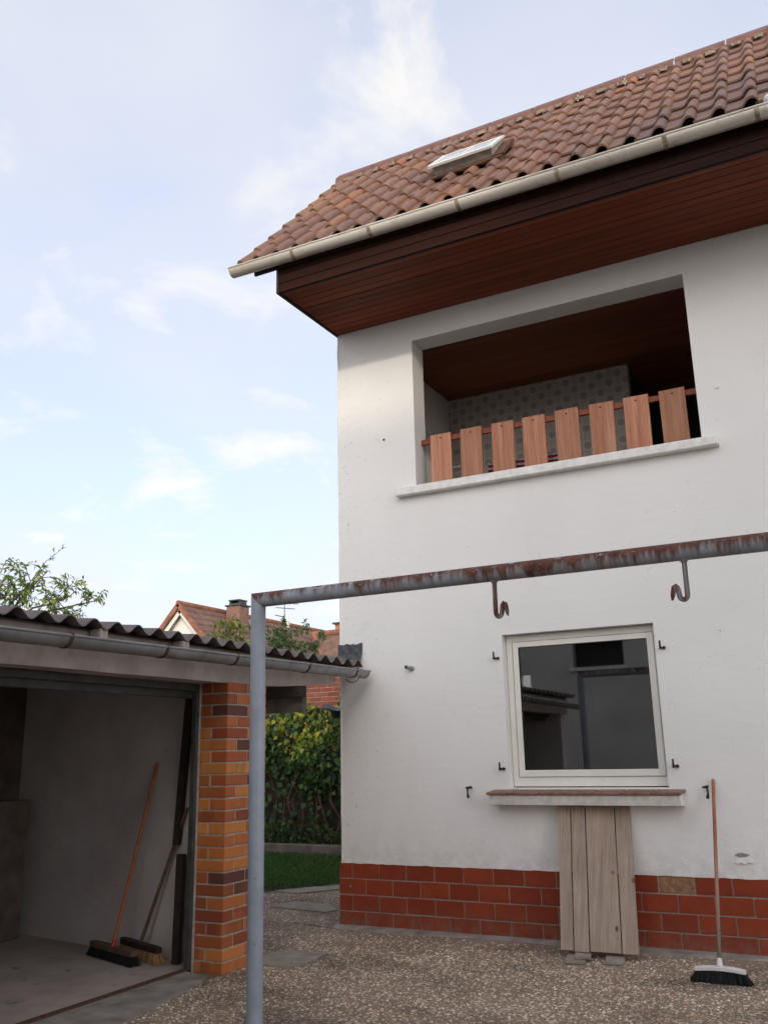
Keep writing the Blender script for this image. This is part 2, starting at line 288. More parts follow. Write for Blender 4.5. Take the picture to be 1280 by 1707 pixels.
MAT['cement'] = simple('grey_cement_strip', (0.27, 0.235, 0.205), 0.9, 0, 0.35, 6, 0.4, 50)
MAT['slab'] = simple('worn_concrete_slab', (0.27, 0.235, 0.19), 0.9, 0, 0.25, 9, 0.4, 70)
MAT['soil'] = simple('dark_garden_soil', (0.045, 0.036, 0.027), 0.95, 0, 0.4, 6, 0.5, 30)
MAT['edging'] = simple('damp_dark_concrete', (0.13, 0.105, 0.085), 0.9, 0, 0.4, 6, 0.5, 40)
MAT['far_ground'] = simple('far_ground', (0.07, 0.075, 0.045), 0.95, 0, 0.3, 0.5)
def leafmat(name):
    t = NT(name, 0.5, 0, 0.4); a = t.n('Attribute', attribute_name='Col'); t.color(a.outputs['Color'])
    nt = t.t; tr = t.n('BsdfTranslucent', {'Color': a.outputs['Color']}); mx = t.n('MixShader', {0: 0.45, 1: t.b.outputs[0], 2: tr.outputs[0]})
    nt.links.new(mx.outputs[0], nt.nodes['Material Output'].inputs['Surface']); return t.m
MAT['leaf'] = leafmat('leaf'); MAT['blade'] = leafmat('grass_blade')
MAT['bark'] = simple('bark', (0.11, 0.085, 0.062), 0.9, 0, 0.4, 30, 0.6, 60)
MAT['vine'] = simple('vine_stem', (0.12, 0.06, 0.04), 0.85, 0, 0.3, 30)
# far house
t = NT('far_roof_tile', 0.8); c = t.ramp(t.noise(3.5, 6, 0.7), [(0.3, (0.095, 0.048, 0.035)), (0.5, (0.155, 0.085, 0.060)), (0.7, (0.21, 0.135, 0.10))])
c = t.mix(t.rng(t.noise(11, 4, 0.7), 0.6, 0.68, 0, 0.7), c, (0.42, 0.40, 0.36)); t.color(c); MAT['froof'] = t.m
MAT['fridge'] = simple('far_ridge_clay', (0.24, 0.10, 0.06), 0.8, 0, 0.35, 4)
MAT['fwall'] = simple('far_white_render', (0.70, 0.70, 0.66), 0.9, 0, 0.06, 2)
MAT['fchim'] = simple('far_chimney_brick', (0.20, 0.11, 0.085), 0.9, 0, 0.4, 12)
MAT['orange'] = simple('orange_chimney_brick', (0.36, 0.14, 0.06), 0.9, 0, 0.3, 8)
MAT['grey_render'] = simple('grey_render', (0.55, 0.535, 0.51), 0.95, 0, 0.12, 1.2, 0.3, 30)
MAT['bristle_black'] = simple('black_bristle', (0.012, 0.013, 0.014), 0.8, 0, 0.4, 80, 0.8, 200)
MAT['bristle_tan'] = simple('tan_bristle', (0.42, 0.24, 0.09), 0.8, 0, 0.4, 80, 0.8, 200)
MAT['handle_o'] = simple('orange_lacquered_handle', (0.42, 0.13, 0.04), 0.45, 0, 0.2, 12, 0, 60)
MAT['handle_d'] = simple('grey_brown_handle', (0.115, 0.075, 0.055), 0.7, 0, 0.3, 12)
t = NT('worn_broom_handle', 0.55); z = t.n('SeparateXYZ', {0: t.pos()}).outputs['Z']
t.color(t.ramp(t.math('ADD', t.rng(z, 0.1, 1.2), t.math('MULTIPLY', t.noise(9, 4), 0.25)), [(0.15, (0.10, 0.075, 0.06)), (0.40, (0.25, 0.16, 0.115)), (0.62, (0.33, 0.16, 0.095)), (0.80, (0.27, 0.085, 0.038)), (1.0, (0.34, 0.12, 0.05))])); MAT['handle_w'] = t.m
MAT['white_plastic'] = simple('white_plastic', (0.68, 0.67, 0.65), 0.45, 0, 0.06, 20)
MAT['red_plastic'] = simple('red_plastic', (0.50, 0.02, 0.015), 0.4, 0, 0.1)
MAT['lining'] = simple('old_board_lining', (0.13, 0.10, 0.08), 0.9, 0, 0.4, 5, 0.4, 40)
MAT['tarp'] = simple('black_tarp', (0.03, 0.031, 0.036), 0.35, 0, 0.3, 10)
MAT['darkwood'] = simple('old_dark_wood', (0.038, 0.024, 0.018), 0.8, 0, 0.4, 14, 0.4, 60)

# ------------------------------------------------------------------ mesh helpers
class MB:
    def __init__(s): s.v = []; s.f = []
    def add(s, vs, fs):
        o = len(s.v); s.v += [tuple(v) for v in vs]; s.f += [tuple(i + o for i in f) for f in fs]; return s
    def box(s, x0, x1, y0, y1, z0, z1):
        return s.add([(x0, y0, z0), (x1, y0, z0), (x1, y1, z0), (x0, y1, z0), (x0, y0, z1), (x1, y0, z1), (x1, y1, z1), (x0, y1, z1)],
                     [(0, 3, 2, 1), (4, 5, 6, 7), (0, 1, 5, 4), (1, 2, 6, 5), (2, 3, 7, 6), (3, 0, 4, 7)])
    def hexa(s, b, t):
        return s.add(list(b) + list(t), [(0, 3, 2, 1), (4, 5, 6, 7), (0, 1, 5, 4), (1, 2, 6, 5), (2, 3, 7, 6), (3, 0, 4, 7)])
    def cbox(s, x0, x1, y0, y1, z0, z1, c=0.004):     # chamfered box
        vs = []; cx, cy, cz = (x0 + x1) / 2, (y0 + y1) / 2, (z0 + z1) / 2
        import itertools
        hx, hy, hz = (x1 - x0) / 2, (y1 - y0) / 2, (z1 - z0) / 2
        idx = {}
        for sx, sy, sz in itertools.product((-1, 1), repeat=3):
            for k in range(3):
                d = [hx, hy, hz]; 
                for j in range(3):
                    if j != k: d[j] -= c
                idx[(sx, sy, sz, k)] = len(vs); vs.append((cx + sx * d[0], cy + sy * d[1], cz + sz * d[2]))
        fs = []
        for k in range(3):
            a, b = [(1, 2), (2, 0), (0, 1)][k]
            for sg in (-1, 1):
                q = []
                for (p, r_) in ((-1, -1), (1, -1), (1, 1), (-1, 1)):
                    sgn = [0, 0, 0]; sgn[k] = sg; sgn[a] = p; sgn[b] = r_; q.append(idx[tuple(sgn) + (k,)])
                fs.append(tuple(q if sg > 0 else q[::-1]))
        for k in range(3):                             # edge chamfers: edges along axis k
            a, b = [(1, 2), (2, 0), (0, 1)][k]
            for p in (-1, 1):
                for r_ in (-1, 1):
                    q = []
                    for (sg, ax) in ((-1, a), (1, a), (1, b), (-1, b)):
                        sgn = [0, 0, 0]; sgn[k] = sg; sgn[a] = p; sgn[b] = r_; q.append(idx[tuple(sgn) + (ax,)])
                    fs.append(tuple(q if p * r_ < 0 else q[::-1]))
        for sx, sy, sz in itertools.product((-1, 1), repeat=3):
            q = [idx[(sx, sy, sz, k)] for k in range(3)]; fs.append(tuple(q if sx * sy * sz > 0 else q[::-1]))
        return s.add(vs, fs)
    def extr(s, prof, p0, p1, u, v, closed=True, caps=True):
        p0, p1, u, v = map(Vector, (p0, p1, u, v)); n = len(prof)
        vs = [p + u * a + v * b for p in (p0, p1) for a, b in prof]
        fs = [(i, (i + 1) % n, n + (i + 1) % n, n + i) for i in range(n if closed else n - 1)]
        if caps and closed: fs += [tuple(range(n))[::-1], tuple(range(n, 2 * n))]
        return s.add(vs, fs)
    def tube(s, pts, rad, seg=10, cap=True, n0=None, n1=None):
        pts = [Vector(p) for p in pts]; rad = rad if isinstance(rad, (list, tuple)) else [rad] * len(pts)
        rings = []; ref = None
        for i, p in enumerate(pts):
            a = pts[max(0, i - 1)]; b = pts[min(len(pts) - 1, i + 1)]; d = (b - a).normalized()
            if ref is None or abs(ref.dot(d)) > 0.98: ref = Vector((0, 0, 1)) if abs(d.z) < 0.9 else Vector((1, 0, 0))
            u = (ref - d * ref.dot(d)).normalized(); w = d.cross(u); ref = u
            ring = []
            for k in range(seg):
                q = p + (u * math.cos(2 * math.pi * k / seg) + w * math.sin(2 * math.pi * k / seg)) * rad[i]
                nn = n0 if i == 0 else n1 if i == len(pts) - 1 else None
                if nn is not None: nn = Vector(nn); q = q + d * ((p - q).dot(nn) / d.dot(nn))
                ring.append(q)
            rings.append(ring)
        vs = [q for r_ in rings for q in r_]; fs = []
        for i in range(len(pts) - 1):
            for k in range(seg): fs.append((i * seg + k, i * seg + (k + 1) % seg, (i + 1) * seg + (k + 1) % seg, (i + 1) * seg + k))
        if cap: fs += [tuple(range(seg))[::-1], tuple((len(pts) - 1) * seg + k for k in range(seg))]
        return s.add(vs, fs)
    def mesh(s, name, m=None, smooth=None):
        me = bpy.data.meshes.new(name); me.from_pydata(s.v, [], s.f); me.update()
        if m: me.materials.append(MAT[m] if isinstance(m, str) else m)
        if smooth:
            me.polygons.foreach_set('use_smooth', [True] * len(me.polygons)); me.set_sharp_from_angle(angle=R(smooth))
        return me
    def obj(s, name, m, parent=None, smooth=None, **kw): return link(name, s.mesh(name, m, smooth), parent, **kw)

def link(name, data, parent=None, mw=None, label=None, cat=None, group=None, kind=None):
    o = bpy.data.objects.new(name, data); COL.objects.link(o)
    if mw is not None: o.matrix_basis = mw
    if parent is not None:
        o.parent = parent; o.matrix_parent_inverse = parent.matrix_basis.inverted()
    for k, v in (('label', label), ('category', cat), ('group', group), ('kind', kind)):
        if v: o[k] = v
    return o
def thing(name, loc, label, cat, group=None):
    return link(name, None, None, Matrix.Translation(loc), label, cat, group)
def T(x, y, z): return Matrix.Translation((x, y, z))
def fast_mesh(name, verts, faces_flat, n_per, m, cols=None):
    me = bpy.data.meshes.new(name); nv = len(verts); nf = len(faces_flat) // n_per
    me.vertices.add(nv); me.vertices.foreach_set('co', np.asarray(verts, np.float32).ravel())
    me.loops.add(nf * n_per); me.loops.foreach_set('vertex_index', np.asarray(faces_flat, np.int32))
    me.polygons.add(nf); me.polygons.foreach_set('loop_start', np.arange(0, nf * n_per, n_per, dtype=np.int32))
    me.update(calc_edges=True); me.materials.append(MAT[m])
    if cols is not None:
        a = me.color_attributes.new('Col', 'FLOAT_COLOR', 'POINT')
        a.data.foreach_set('color', np.concatenate([cols, np.ones((nv, 1))], 1).astype(np.float32).ravel())
    return me
def leaves(name, P, D, size, cols, m='leaf', aspect=0.5, parent=None, droop=0.25, **kw):
    """folded leaf blades: base P, direction D; 2 quads each with a midrib fold"""
    n = len(P); D = D / np.linalg.norm(D, axis=1, keepdims=True)
    r = rng.normal(size=(n, 3)); U = np.cross(D, r); U /= np.linalg.norm(U, axis=1, keepdims=True); N = np.cross(D, U)
    N *= np.where(N[:, 2:3] < 0, -1, 1)
    L = (size * rng.uniform(0.5, 1.35, n))[:, None]; Wd = L * aspect * 0.5
    b = P; tip = P + D * L - N * L * droop; mid = P + D * L * 0.45 + N * L * 0.04
    l = mid + U * Wd + N * L * 0.08; r2 = mid - U * Wd + N * L * 0.08
    V = np.stack([b, l, tip, mid, r2], 1).reshape(-1, 3)
    F = (np.arange(n)[:, None] * 5 + np.array([[0, 3, 2, 1, 0, 4, 2, 3]])).ravel()
    me = fast_mesh(name, V, F, 4, m, np.repeat(cols, 5, 0))
    return link(name, me, parent, **kw)
def palette(n, cs, jitter=0.2, w=None):
    c = np.array(cs)[rng.choice(len(cs), n, p=w)]; return np.clip(c * rng.uniform(1 - jitter, 1 + jitter, (n, 1)), 0, 1)

# ------------------------------------------------------------------ ground
MB().box(-150, 150, -150, 150, -0.5, -0.012).obj('ground', 'far_ground', kind='structure')
MB().box(-9, 7.5, -11, 3.0, -0.3, 0.0).obj('courtyard_paving', 'agg', kind='structure')
MB().add([(-9, 1.55, 0.006), (-1.75, 1.45, 0.006), (-1.25, 2.3, 0.006), (-0.2, 2.9, 0.006), (-0.2, 4.6, 0.006), (-9, 4.6, 0.006)], [(0, 1, 2, 3, 4, 5)]).obj('lawn_soil', 'soil', kind='structure')
MB().add([(-9, 4.5, 0.004), (0, 4.5, 0.004), (0, 8, 0.004), (-9, 8, 0.004)], [(0, 1, 2, 3)]).obj('garden_bed', 'soil', kind='structure')

# pebbles pressed into the paving
def pebble_field(n, x0, x1, y0, y1, rmin, rmax, keep):
    P = np.stack([rng.uniform(x0, x1, n), rng.uniform(y0, y1, n)], 1); P = P[keep(P[:, 0], P[:, 1])]; n = len(P)
    k = 6; a = np.linspace(0, 2 * np.pi, k, endpoint=False)[None] + rng.uniform(0, 6.28, (n, 1))
    rr = rng.uniform(rmin, rmax, (n, 1)) ; asp = rng.uniform(0.55, 1.0, (n, 1)); ph = rng.uniform(0, 6.28, (n, 1))
    lx, ly = np.cos(a) * rr * rng.uniform(0.8, 1.15, (n, k)), np.sin(a) * rr * asp * rng.uniform(0.8, 1.15, (n, k))
    X = P[:, :1] + lx * np.cos(ph) - ly * np.sin(ph); Y = P[:, 1:] + lx * np.sin(ph) + ly * np.cos(ph)
    V = np.zeros((n, k + 1, 3)); V[:, :k, 0] = X; V[:, :k, 1] = Y; V[:, :k, 2] = -0.001
    V[:, k, 0] = P[:, 0] + rng.normal(0, 0.15, n) * rr[:, 0]; V[:, k, 1] = P[:, 1] + rng.normal(0, 0.15, n) * rr[:, 0]; V[:, k, 2] = rr[:, 0] * rng.uniform(0.25, 0.6, n)
    tri = np.array([[i, (i + 1) % k, k] for i in range(k)]).ravel()
    F = (np.arange(n)[:, None] * (k + 1) + tri[None]).ravel()
    c = palette(n, [(0.52, 0.39, 0.28), (0.68, 0.57, 0.43), (0.32, 0.22, 0.155), (0.78, 0.71, 0.59), (0.44, 0.24, 0.15), (0.17, 0.125, 0.10), (0.58, 0.42, 0.27)], 0.2, [0.26, 0.20, 0.16, 0.11, 0.10, 0.07, 0.10])
    return fast_mesh('pebbles', V.reshape(-1, 3), F, 3, 'pebble', np.repeat(c, k + 1, 0))
def keep(x, y):
    bare = (y > -0.13) & (x > 0)
    apron = (x < 0.15 + (-1.9 - y) * 0.17) & (y < -1.30)
    slab = (x > 0.02) & (x < 0.50) & (y > -1.50) & (y < -0.98)
    slab2 = (x > -1.15) & (x < -0.42) & (y > 0.53) & (y < 0.97)
    house = (x > 0.02) & (y > -0.02)
    garage = (x < 0.16) & (y < -1.25)
    lawn = (y > 1.5)
    thin = rng.uniform(size=len(x)) < np.where(y > -0.35, 0.35, np.where(y > -0.7, 0.7, 1.0))
    return ~(bare | apron | slab | slab2 | house | garage | lawn) & thin
pm = pebble_field(120000, -2.3, 5.6, -3.9, 1.5, 0.0045, 0.0138, keep)
link('pebbles', pm, label='small pale and brown pebbles set in the courtyard paving', cat='pebbles', kind='stuff')
# cement fillet along the plinth, paving joints, patches
m = MB(); n = 40
top = [(-0.02 + 6.5 * i / n) for i in range(n + 1)]
vs = []
for x in top:
    w = 0.11 + 0.05 * math.sin(x * 3.1) + random.uniform(-0.015, 0.015) + 0.03 * x / 3
    vs += [(x, -0.001, 0.022), (x, -w * 0.6, 0.012), (x, -w, -0.004)]
m.add(vs, [(3 * i + j, 3 * i + 1 + j, 3 * i + 4 + j, 3 * i + 3 + j) for i in range(n) for j in (0, 1)]).obj('cement_kerb_fillet', 'cement', kind='structure')
def slab(pts, z, name, matn, lab):
    m = MB(); n = len(pts); m.add([(x, y, -0.02) for x, y in pts] + [(x, y, z) for x, y in pts], [tuple(range(n, 2 * n))] + [(i, (i + 1) % n, n + (i + 1) % n, n + i) for i in range(n)])
    m.obj(name, matn, kind='structure')
slab([(0.02, -1.42), (0.30, -1.50), (0.52, -1.44), (0.47, -0.98), (0.10, -1.02)], 0.010, 'concrete_patch', 'slab', '')
slab([(-1.15, 0.62), (-0.46, 0.53), (-0.42, 0.66), (-0.68, 0.95), (-1.1, 0.97)], 0.010, 'concrete_patch', 'slab', '')
slab([(-1.7, 1.5), (-1.35, 1.42), (-0.75, 2.35), (-1.05, 2.5)], 0.012, 'concrete_edging', 'slab', '')
slab([(-0.13, -1.88), (0.11, -1.95), (0.17, -2.05), (0.36, -3.0), (0.62, -4.4), (0.9, -6.2), (-0.13, -6.2)], 0.018, 'garage_apron', 'cement', '')
for pts in ([(-0.45, -0.02), (0.02, -0.12), (0.02, -0.108), (-0.45, -0.008)],):
    m = MB(); m.add([(x, y, 0.0045) for x, y in pts], [tuple(range(len(pts)))]); m.obj('paving_joint', 'soil', kind='structure')

# lawn blades
n = 26000
P = np.stack([rng.uniform(-5.6, -0.8, n), rng.uniform(1.5, 4.5, n), np.full(n, 0.004)], 1)
P = P[(P[:, 1] > 1.5 + np.clip((P[:, 0] + 1.8) * 1.0, 0, 2))]; n = len(P)
leaves('lawn_grass', P, np.stack([rng.normal(0, .35, n), rng.normal(0, .35, n), np.ones(n)], 1), 0.075, palette(n, [(0.07, 0.155, 0.03), (0.10, 0.21, 0.04), (0.05, 0.105, 0.028), (0.17, 0.20, 0.06)], 0.25, [.4, .3, .2, .1]), 'blade', 0.12, label='green grass of the small lawn beyond the house corner', cat='grass', kind='stuff')

# ------------------------------------------------------------------ white house
HX0, HX1, HT = 0.02, 6.5, 5.70
house = thing('white_house', (HX0, 0, 0), 'white plastered house with red tile plinth, wooden eaves and open upper loggia', 'house')
LX0, LX1, LZ0, LZ1 = 0.845, 3.36, 3.765, 5.235       # loggia opening
WX0, WX1, WZ0, WZ1 = 1.594, 2.842, 1.125, 2.357      # window opening
TH = 0.24
def wall_holes(m, x0, x1, z0, z1, holes, y0, y1, jag=None):
    xs = sorted({x0, x1, *[h[0] for h in holes], *[h[1] for h in holes]}); zs = sorted({z0, z1, *[h[2] for h in holes], *[h[3] for h in holes]})
    def solid(i, j):
        if not (0 <= i < len(xs) - 1 and 0 <= j < len(zs) - 1): return False
        cx, cz = (xs[i] + xs[i + 1]) / 2, (zs[j] + zs[j + 1]) / 2
        return not any(h[0] < cx < h[1] and h[2] < cz < h[3] for h in holes)
    for i in range(len(xs) - 1):
        for j in range(len(zs) - 1):
            if not solid(i, j): continue
            a, b, c, d = xs[i], xs[i + 1], zs[j], zs[j + 1]
            m.add([(a, y0, c), (b, y0, c), (b, y0, d), (a, y0, d)], [(0, 1, 2, 3)]); m.add([(a, y1, c), (b, y1, c), (b, y1, d), (a, y1, d)], [(3, 2, 1, 0)])
            if not solid(i - 1, j): m.add([(a, y0, c), (a, y0, d), (a, y1, d), (a, y1, c)], [(0, 1, 2, 3)])
            if not solid(i + 1, j): m.add([(b, y0, c), (b, y1, c), (b, y1, d), (b, y0, d)], [(0, 1, 2, 3)])
            if not solid(i, j - 1): m.add([(a, y0, c), (a, y1, c), (b, y1, c), (b, y0, c)], [(0, 1, 2, 3)])
            if not solid(i, j + 1): m.add([(a, y0, d), (b, y0, d), (b, y1, d), (a, y1, d)], [(0, 1, 2, 3)])
m = MB(); wall_holes(m, HX0, HX1, 0.518, HT, [(LX0, LX1, LZ0, LZ1), (WX0, WX1, WZ0, WZ1)], 0.0, TH)
wall = m.obj('wall', 'plaster', house)
# plaster arris at the corner: an uneven rounded bead, chipped low down
m = MB(); pts = []; rad = []
for i in range(60):
    z = 0.52 + (5.40 - 0.52) * i / 59; chip = 0.5 if 0.62 < z < 0.80 else 1
    pts.append((HX0 + 0.007 + random.uniform(-0.002, 0.002), 0.007 + random.uniform(-0.002, 0.002), z)); rad.append(0.012 * chip)
m.tube(pts, rad, 8).obj('corner_bead', 'plaster', house, 60)
m = MB(); m.box(HX0, HX0 + TH, TH, 6.0, 0, 5.60); m.box(HX1 - TH, HX1, TH, 6.0, 0, 5.60); m.box(HX0, HX1, 6.0, 6.24, 0, 7.3)
m.obj('side_and_rear_wall', 'plaster', house)
# drip line where plaster meets the plinth: ragged edge strip
m = MB(); n = 130; vs = []
for i in range(n + 1):
    x = HX0 + (HX1 - HX0) * i / n; vs += [(x, -0.0065 - random.uniform(0, .003), 0.530 + random.uniform(-.003, .003)), (x, -0.0065 - random.uniform(0, .003), 0.511 + random.uniform(-.004, .003)), (x, 0.002, 0.508)]
m.add(vs, [(3 * i + j, 3 * i + 1 + j, 3 * i + 4 + j, 3 * i + 3 + j) for i in range(n) for j in (0, 1)]).obj('plaster_edge', 'plaster', house, 40)

# plinth: grout core with separate tiles
plinth = MB().box(0.004, HX1, 0.004, TH, -0.05, 0.517).obj('plinth', 'grout', house)
tile_meshes = {}
def plinth_tile(x0, x1, row, matn='ptile', dy=0.0):
    w = round(x1 - x0, 3); key = (w, matn)
    if key not in tile_meshes:
        tile_meshes[key] = MB().cbox(0, w, -0.010, 0.004, 0, 0.1175, 0.0025).mesh('tile', matn)
    j = random.uniform(-0.0012, 0.0012)
    link('tile', tile_meshes[key], plinth, T(x0, dy + 0.004 + random.uniform(-.0012, .0012), row * 0.1292 + 0.006 + j) @ Matrix.Rotation(random.uniform(-.003, .003), 4, 'Y'))
PIT = 0.2572; J = 0.0105
for row in range(4):
    x = 0.127 if row in (3, 1) else 0.127 + PIT / 2
    first = True
    plinth_tile(0.0, x - J / 2, row)
    while x < HX1 - 0.02:
        x1 = min(x + PIT, HX1)
        if not (row == 3 and abs(x + PIT / 2 - 2.84) < PIT * .5):
            plinth_tile(x + J / 2, x1 - J / 2, row)
        else:
            plinth_tile(x + J / 2, x + J / 2 + 0.245, row, 'bare', 0.006)
        x += PIT
MB().tube([(0.112, -0.006, 0.325), (0.112, -0.022, 0.325)], [0.010, 0.008], 8).obj('valve_stub', 'zinc', plinth)

# eaves: soffit boards, fascia boards
SY = -1.04
soffit = MB().box(HX0 + .01, HX1, SY + 0.02, -0.0, 5.503, 5.52).obj('soffit_deck', 'black', house)
nb = 11; bw = (1.035) / nb
bm_ = MB().cbox(0, HX1 - HX0 - 0.012, 0.002, bw - 0.004, 0, 0.016, 0.003).mesh('soffit_board', 'soffit')
for i in range(nb):
    link('soffit_board', bm_, soffit, T(HX0 + 0.012, SY + 0.004 + i * bw, 5.484 + random.uniform(-.0015, .0015)))
fasc = MB().box(HX0 + .01, HX1, SY + 0.004, SY + 0.02, 5.47, 5.80).obj('fascia_deck', 'black', house)
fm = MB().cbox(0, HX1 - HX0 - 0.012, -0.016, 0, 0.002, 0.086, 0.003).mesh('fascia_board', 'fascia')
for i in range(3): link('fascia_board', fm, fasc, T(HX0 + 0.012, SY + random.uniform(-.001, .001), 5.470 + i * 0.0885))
m = MB(); m.add([(HX0 - 0.012, -1.065, 5.462), (HX0 - 0.012, 0.03, 5.478), (HX0 - 0.012, 0.03, 6.55), (HX0 - 0.012, -1.065, 5.74), (HX0 + 0.010, -1.065, 5.462), (HX0 + 0.010, 0.03, 5.478), (HX0 + 0.010, 0.03, 6.55), (HX0 + 0.010, -1.065, 5.74)],
                [(0, 1, 2, 3), (7, 6, 5, 4), (0, 4, 5, 1), (3, 2, 6, 7), (0, 3, 7, 4), (1, 5, 6, 2)]); m.obj('eave_end_board', 'black', house)
MB().box(-0.225, HX1, -1.085, -1.06, 5.70, 5.775).obj('eave_board', 'black', house)

# roof: deck, tiles, ridge caps
RA = R(47.3); RX0, RY0, RZ0 = -0.34, -1.165, 5.785
u_s = Vector((0, math.cos(RA), math.sin(RA))); n_s = Vector((0, -math.sin(RA), math.cos(RA)))
def roofM(x, s, h=0.0, tilt=0.0):
    p = Vector((x, RY0, RZ0)) + u_s * s + n_s * h
    M_ = Matrix(((1, 0, 0, p.x), (0, u_s.y, n_s.y, p.y), (0, u_s.z, n_s.z, p.z), (0, 0, 0, 1)))
    return M_ @ Matrix.Rotation(-tilt, 4, 'X')
SL = 2.79
m = MB(); 
for h in (0,): 
    a = [Vector((x, RY0, RZ0)) + u_s * s + n_s * hh for hh in (-0.06, -0.02) for (x, s) in ((RX0 + .03, .03), (HX1, .03), (HX1, SL), (RX0 + .03, SL))]
    m.hexa([a[0], a[1], a[2], a[3]], [a[4], a[5], a[6], a[7]])
roof = m.obj('roof', 'darkwood', house)
yr, zr = RY0 + u_s.y * SL, RZ0 + u_s.z * SL
MB().add([(HX0, yr, zr - .1), (HX1, yr, zr - .1), (HX1, 6.3, 7.3), (HX0, 6.3, 7.3)], [(0, 1, 2, 3)]).obj('rear_roof', 'ridge', house)
m = MB(); m.add([(HX0, 0, 5.5), (HX0, 6.2, 5.5), (HX0, 6.2, 7.25), (HX0, yr, zr - .12), (HX0, 0, RZ0 + 1.165 * math.tan(RA) - .1)], [(0, 1, 2, 3, 4)]); m.obj('gable_wall', 'plaster', house)
def tile_mesh(w, verge=False):
    prof = []
    if verge: prof += [(-0.045, -0.010), (-0.040, 0.022), (-0.018, 0.044), (0.004, 0.046), (0.026, 0.034), (0.040, 0.014), (0.052, 0.004)]
    else: prof += [(0.0, 0.004), (0.045, 0.001)]
    prof += [(0.085, 0.0), (0.112, 0.003), (0.128, 0.013), (0.143, 0.032), (0.158, 0.046), (0.178, 0.053), (0.198, 0.049), (0.214, 0.035), (0.222, 0.016), (0.224, 0.000)]
    n = len(prof); L = 0.40; th = 0.016; m = MB(); vs = []
    for (s, dz) in ((0.0, 0.0), (0.004, 0.0035), (0.06, 0.002), (L, 0.0)):
        vs += [(a, s, b + dz - (0.0035 if s == 0 else 0)) for a, b in prof]
    vs += [(a, 0.0, b - th) for a, b in prof] + [(a, L, b - th) for a, b in prof]
    fs = []
    for r_ in range(3): fs += [(r_ * n + i, r_ * n + i + 1, (r_ + 1) * n + i + 1, (r_ + 1) * n + i) for i in range(n - 1)]
    fs += [(4 * n + i, 4 * n + i + 1, i + 1, i) for i in range(n - 1)]
    fs += [(5 * n + i, 5 * n + i + 1, 4 * n + i + 1, 4 * n + i) for i in range(n - 1)]
    fs += [(4 * n, 0, n, 2 * n, 3 * n, 5 * n), (n - 1, 5 * n - 1, 6 * n - 1, 4 * n - 1, 3 * n - 1, 2 * n - 1)]
    return m.add(vs, fs).mesh('roof_tile', 'rtile', 40)
tm, tv = tile_mesh(0.21), tile_mesh(0.21, True)
ROW = 0.352; NC = 31
for r_ in range(8):
    for c_ in range(NC):
        x = RX0 + 0.045 + c_ * 0.2105; s = -0.025 + r_ * ROW
        sk = r_ == 3 and 1.34 < x + .1 < 1.97
        if sk: continue
        link('roof_tile', tv if c_ == 0 else tm, roof, roofM(x + random.uniform(-.004, .004), s + random.uniform(-.008, .008), 0.004 + random.uniform(-.002, .004), 0.058 + random.uniform(-.008, .008)) @ Matrix.Rotation(random.uniform(-.014, .014), 4, 'Z'))
# ridge caps: angular, with a gap of light mortar between them
pr = [(-0.105, -0.075), (-0.085, -0.01), (-0.03, 0.022), (0.10, 0.022), (0.10, 0.006), (-0.022, 0.006), (-0.07, -0.02), (-0.09, -0.078)]
capm = MB().extr([(a, b) for a, b in pr], (0, 0, 0), (0.462, 0, 0), (0, u_s.y, u_s.z), (0, n_s.y, n_s.z)).mesh('ridge_cap', 'ridge')
for i in range(15):
    x = RX0 - 0.03 + i * 0.476
    if x > HX1 - 0.4: break
    link('ridge_cap', capm, roof, T(x, RY0, RZ0) @ T(0, u_s.y * (SL + .0) + n_s.y * .040, u_s.z * (SL + .0) + n_s.z * .040) @ Matrix.Rotation(random.uniform(-.008, .008), 4, 'Y'))
m = MB()
for c_ in range(NC):
    x0 = RX0 + 0.045 + c_ * 0.2105
    k = 5; vs = []; o_ = random.uniform(0, .03); q_ = random.uniform(.0, .07); lo_ = random.uniform(-.03, .03)
    for i in range(k + 1):
        x = x0 + 0.012 + o_ + (0.118 - q_) * i / k
        for (s, h) in ((SL - 0.13 + lo_ - random.uniform(0, .03), 0.022), (SL - 0.10, 0.034 + random.uniform(0, .010)), (SL - 0.04, 0.040)):
            p = roofM(x, s, h); vs.append(tuple(p.translation))
    m.add(vs, [(3 * i + j, 3 * i + 3 + j, 3 * i + 4 + j, 3 * i + 1 + j) for i in range(k) for j in (0, 1)])
m.obj('ridge_mortar', 'mortar_y', roof, kind='stuff')
# roof window
sky_w = MB(); a = lambda x, s, h: tuple(roofM(x, s, h).translation)
def rbox(m, x0, x1, s0, s1, h0, h1, h0b=None, h1b=None):
    h0b = h0 if h0b is None else h0b; h1b = h1 if h1b is None else h1b
    return m.hexa([a(x0, s0, h0), a(x1, s0, h0), a(x1, s1, h0b), a(x0, s1, h0b)], [a(x0, s0, h1), a(x1, s0, h1), a(x1, s1, h1b), a(x0, s1, h1b)])
K0, K1, S0, S1 = 1.38, 1.95, 1.00, 1.44
rbox(sky_w, K0, K1, S0, S0 + .03, 0.0, 0.115); rbox(sky_w, K0, K1, S1 - .03, S1, 0.0, 0.09); rbox(sky_w, K0, K0 + .03, S0 + .03, S1 - .03, 0.0, 0.115, 0, .09); rbox(sky_w, K1 - .03, K1, S0 + .03, S1 - .03, 0.0, 0.115, 0, .09)
rw = sky_w.obj('roof_window', 'pale_zinc', house)
m = MB(); rbox(m, K0 - .09, K0, S0 - .05, S1 + .05, .03, .055); rbox(m, K1, K1 + .10, S0 - .05, S1 + .05, .03, .06); rbox(m, K0 - .09, K1 + .10, S0 - .12, S0, .035, .05); m.obj('flashing', 'rust', rw)
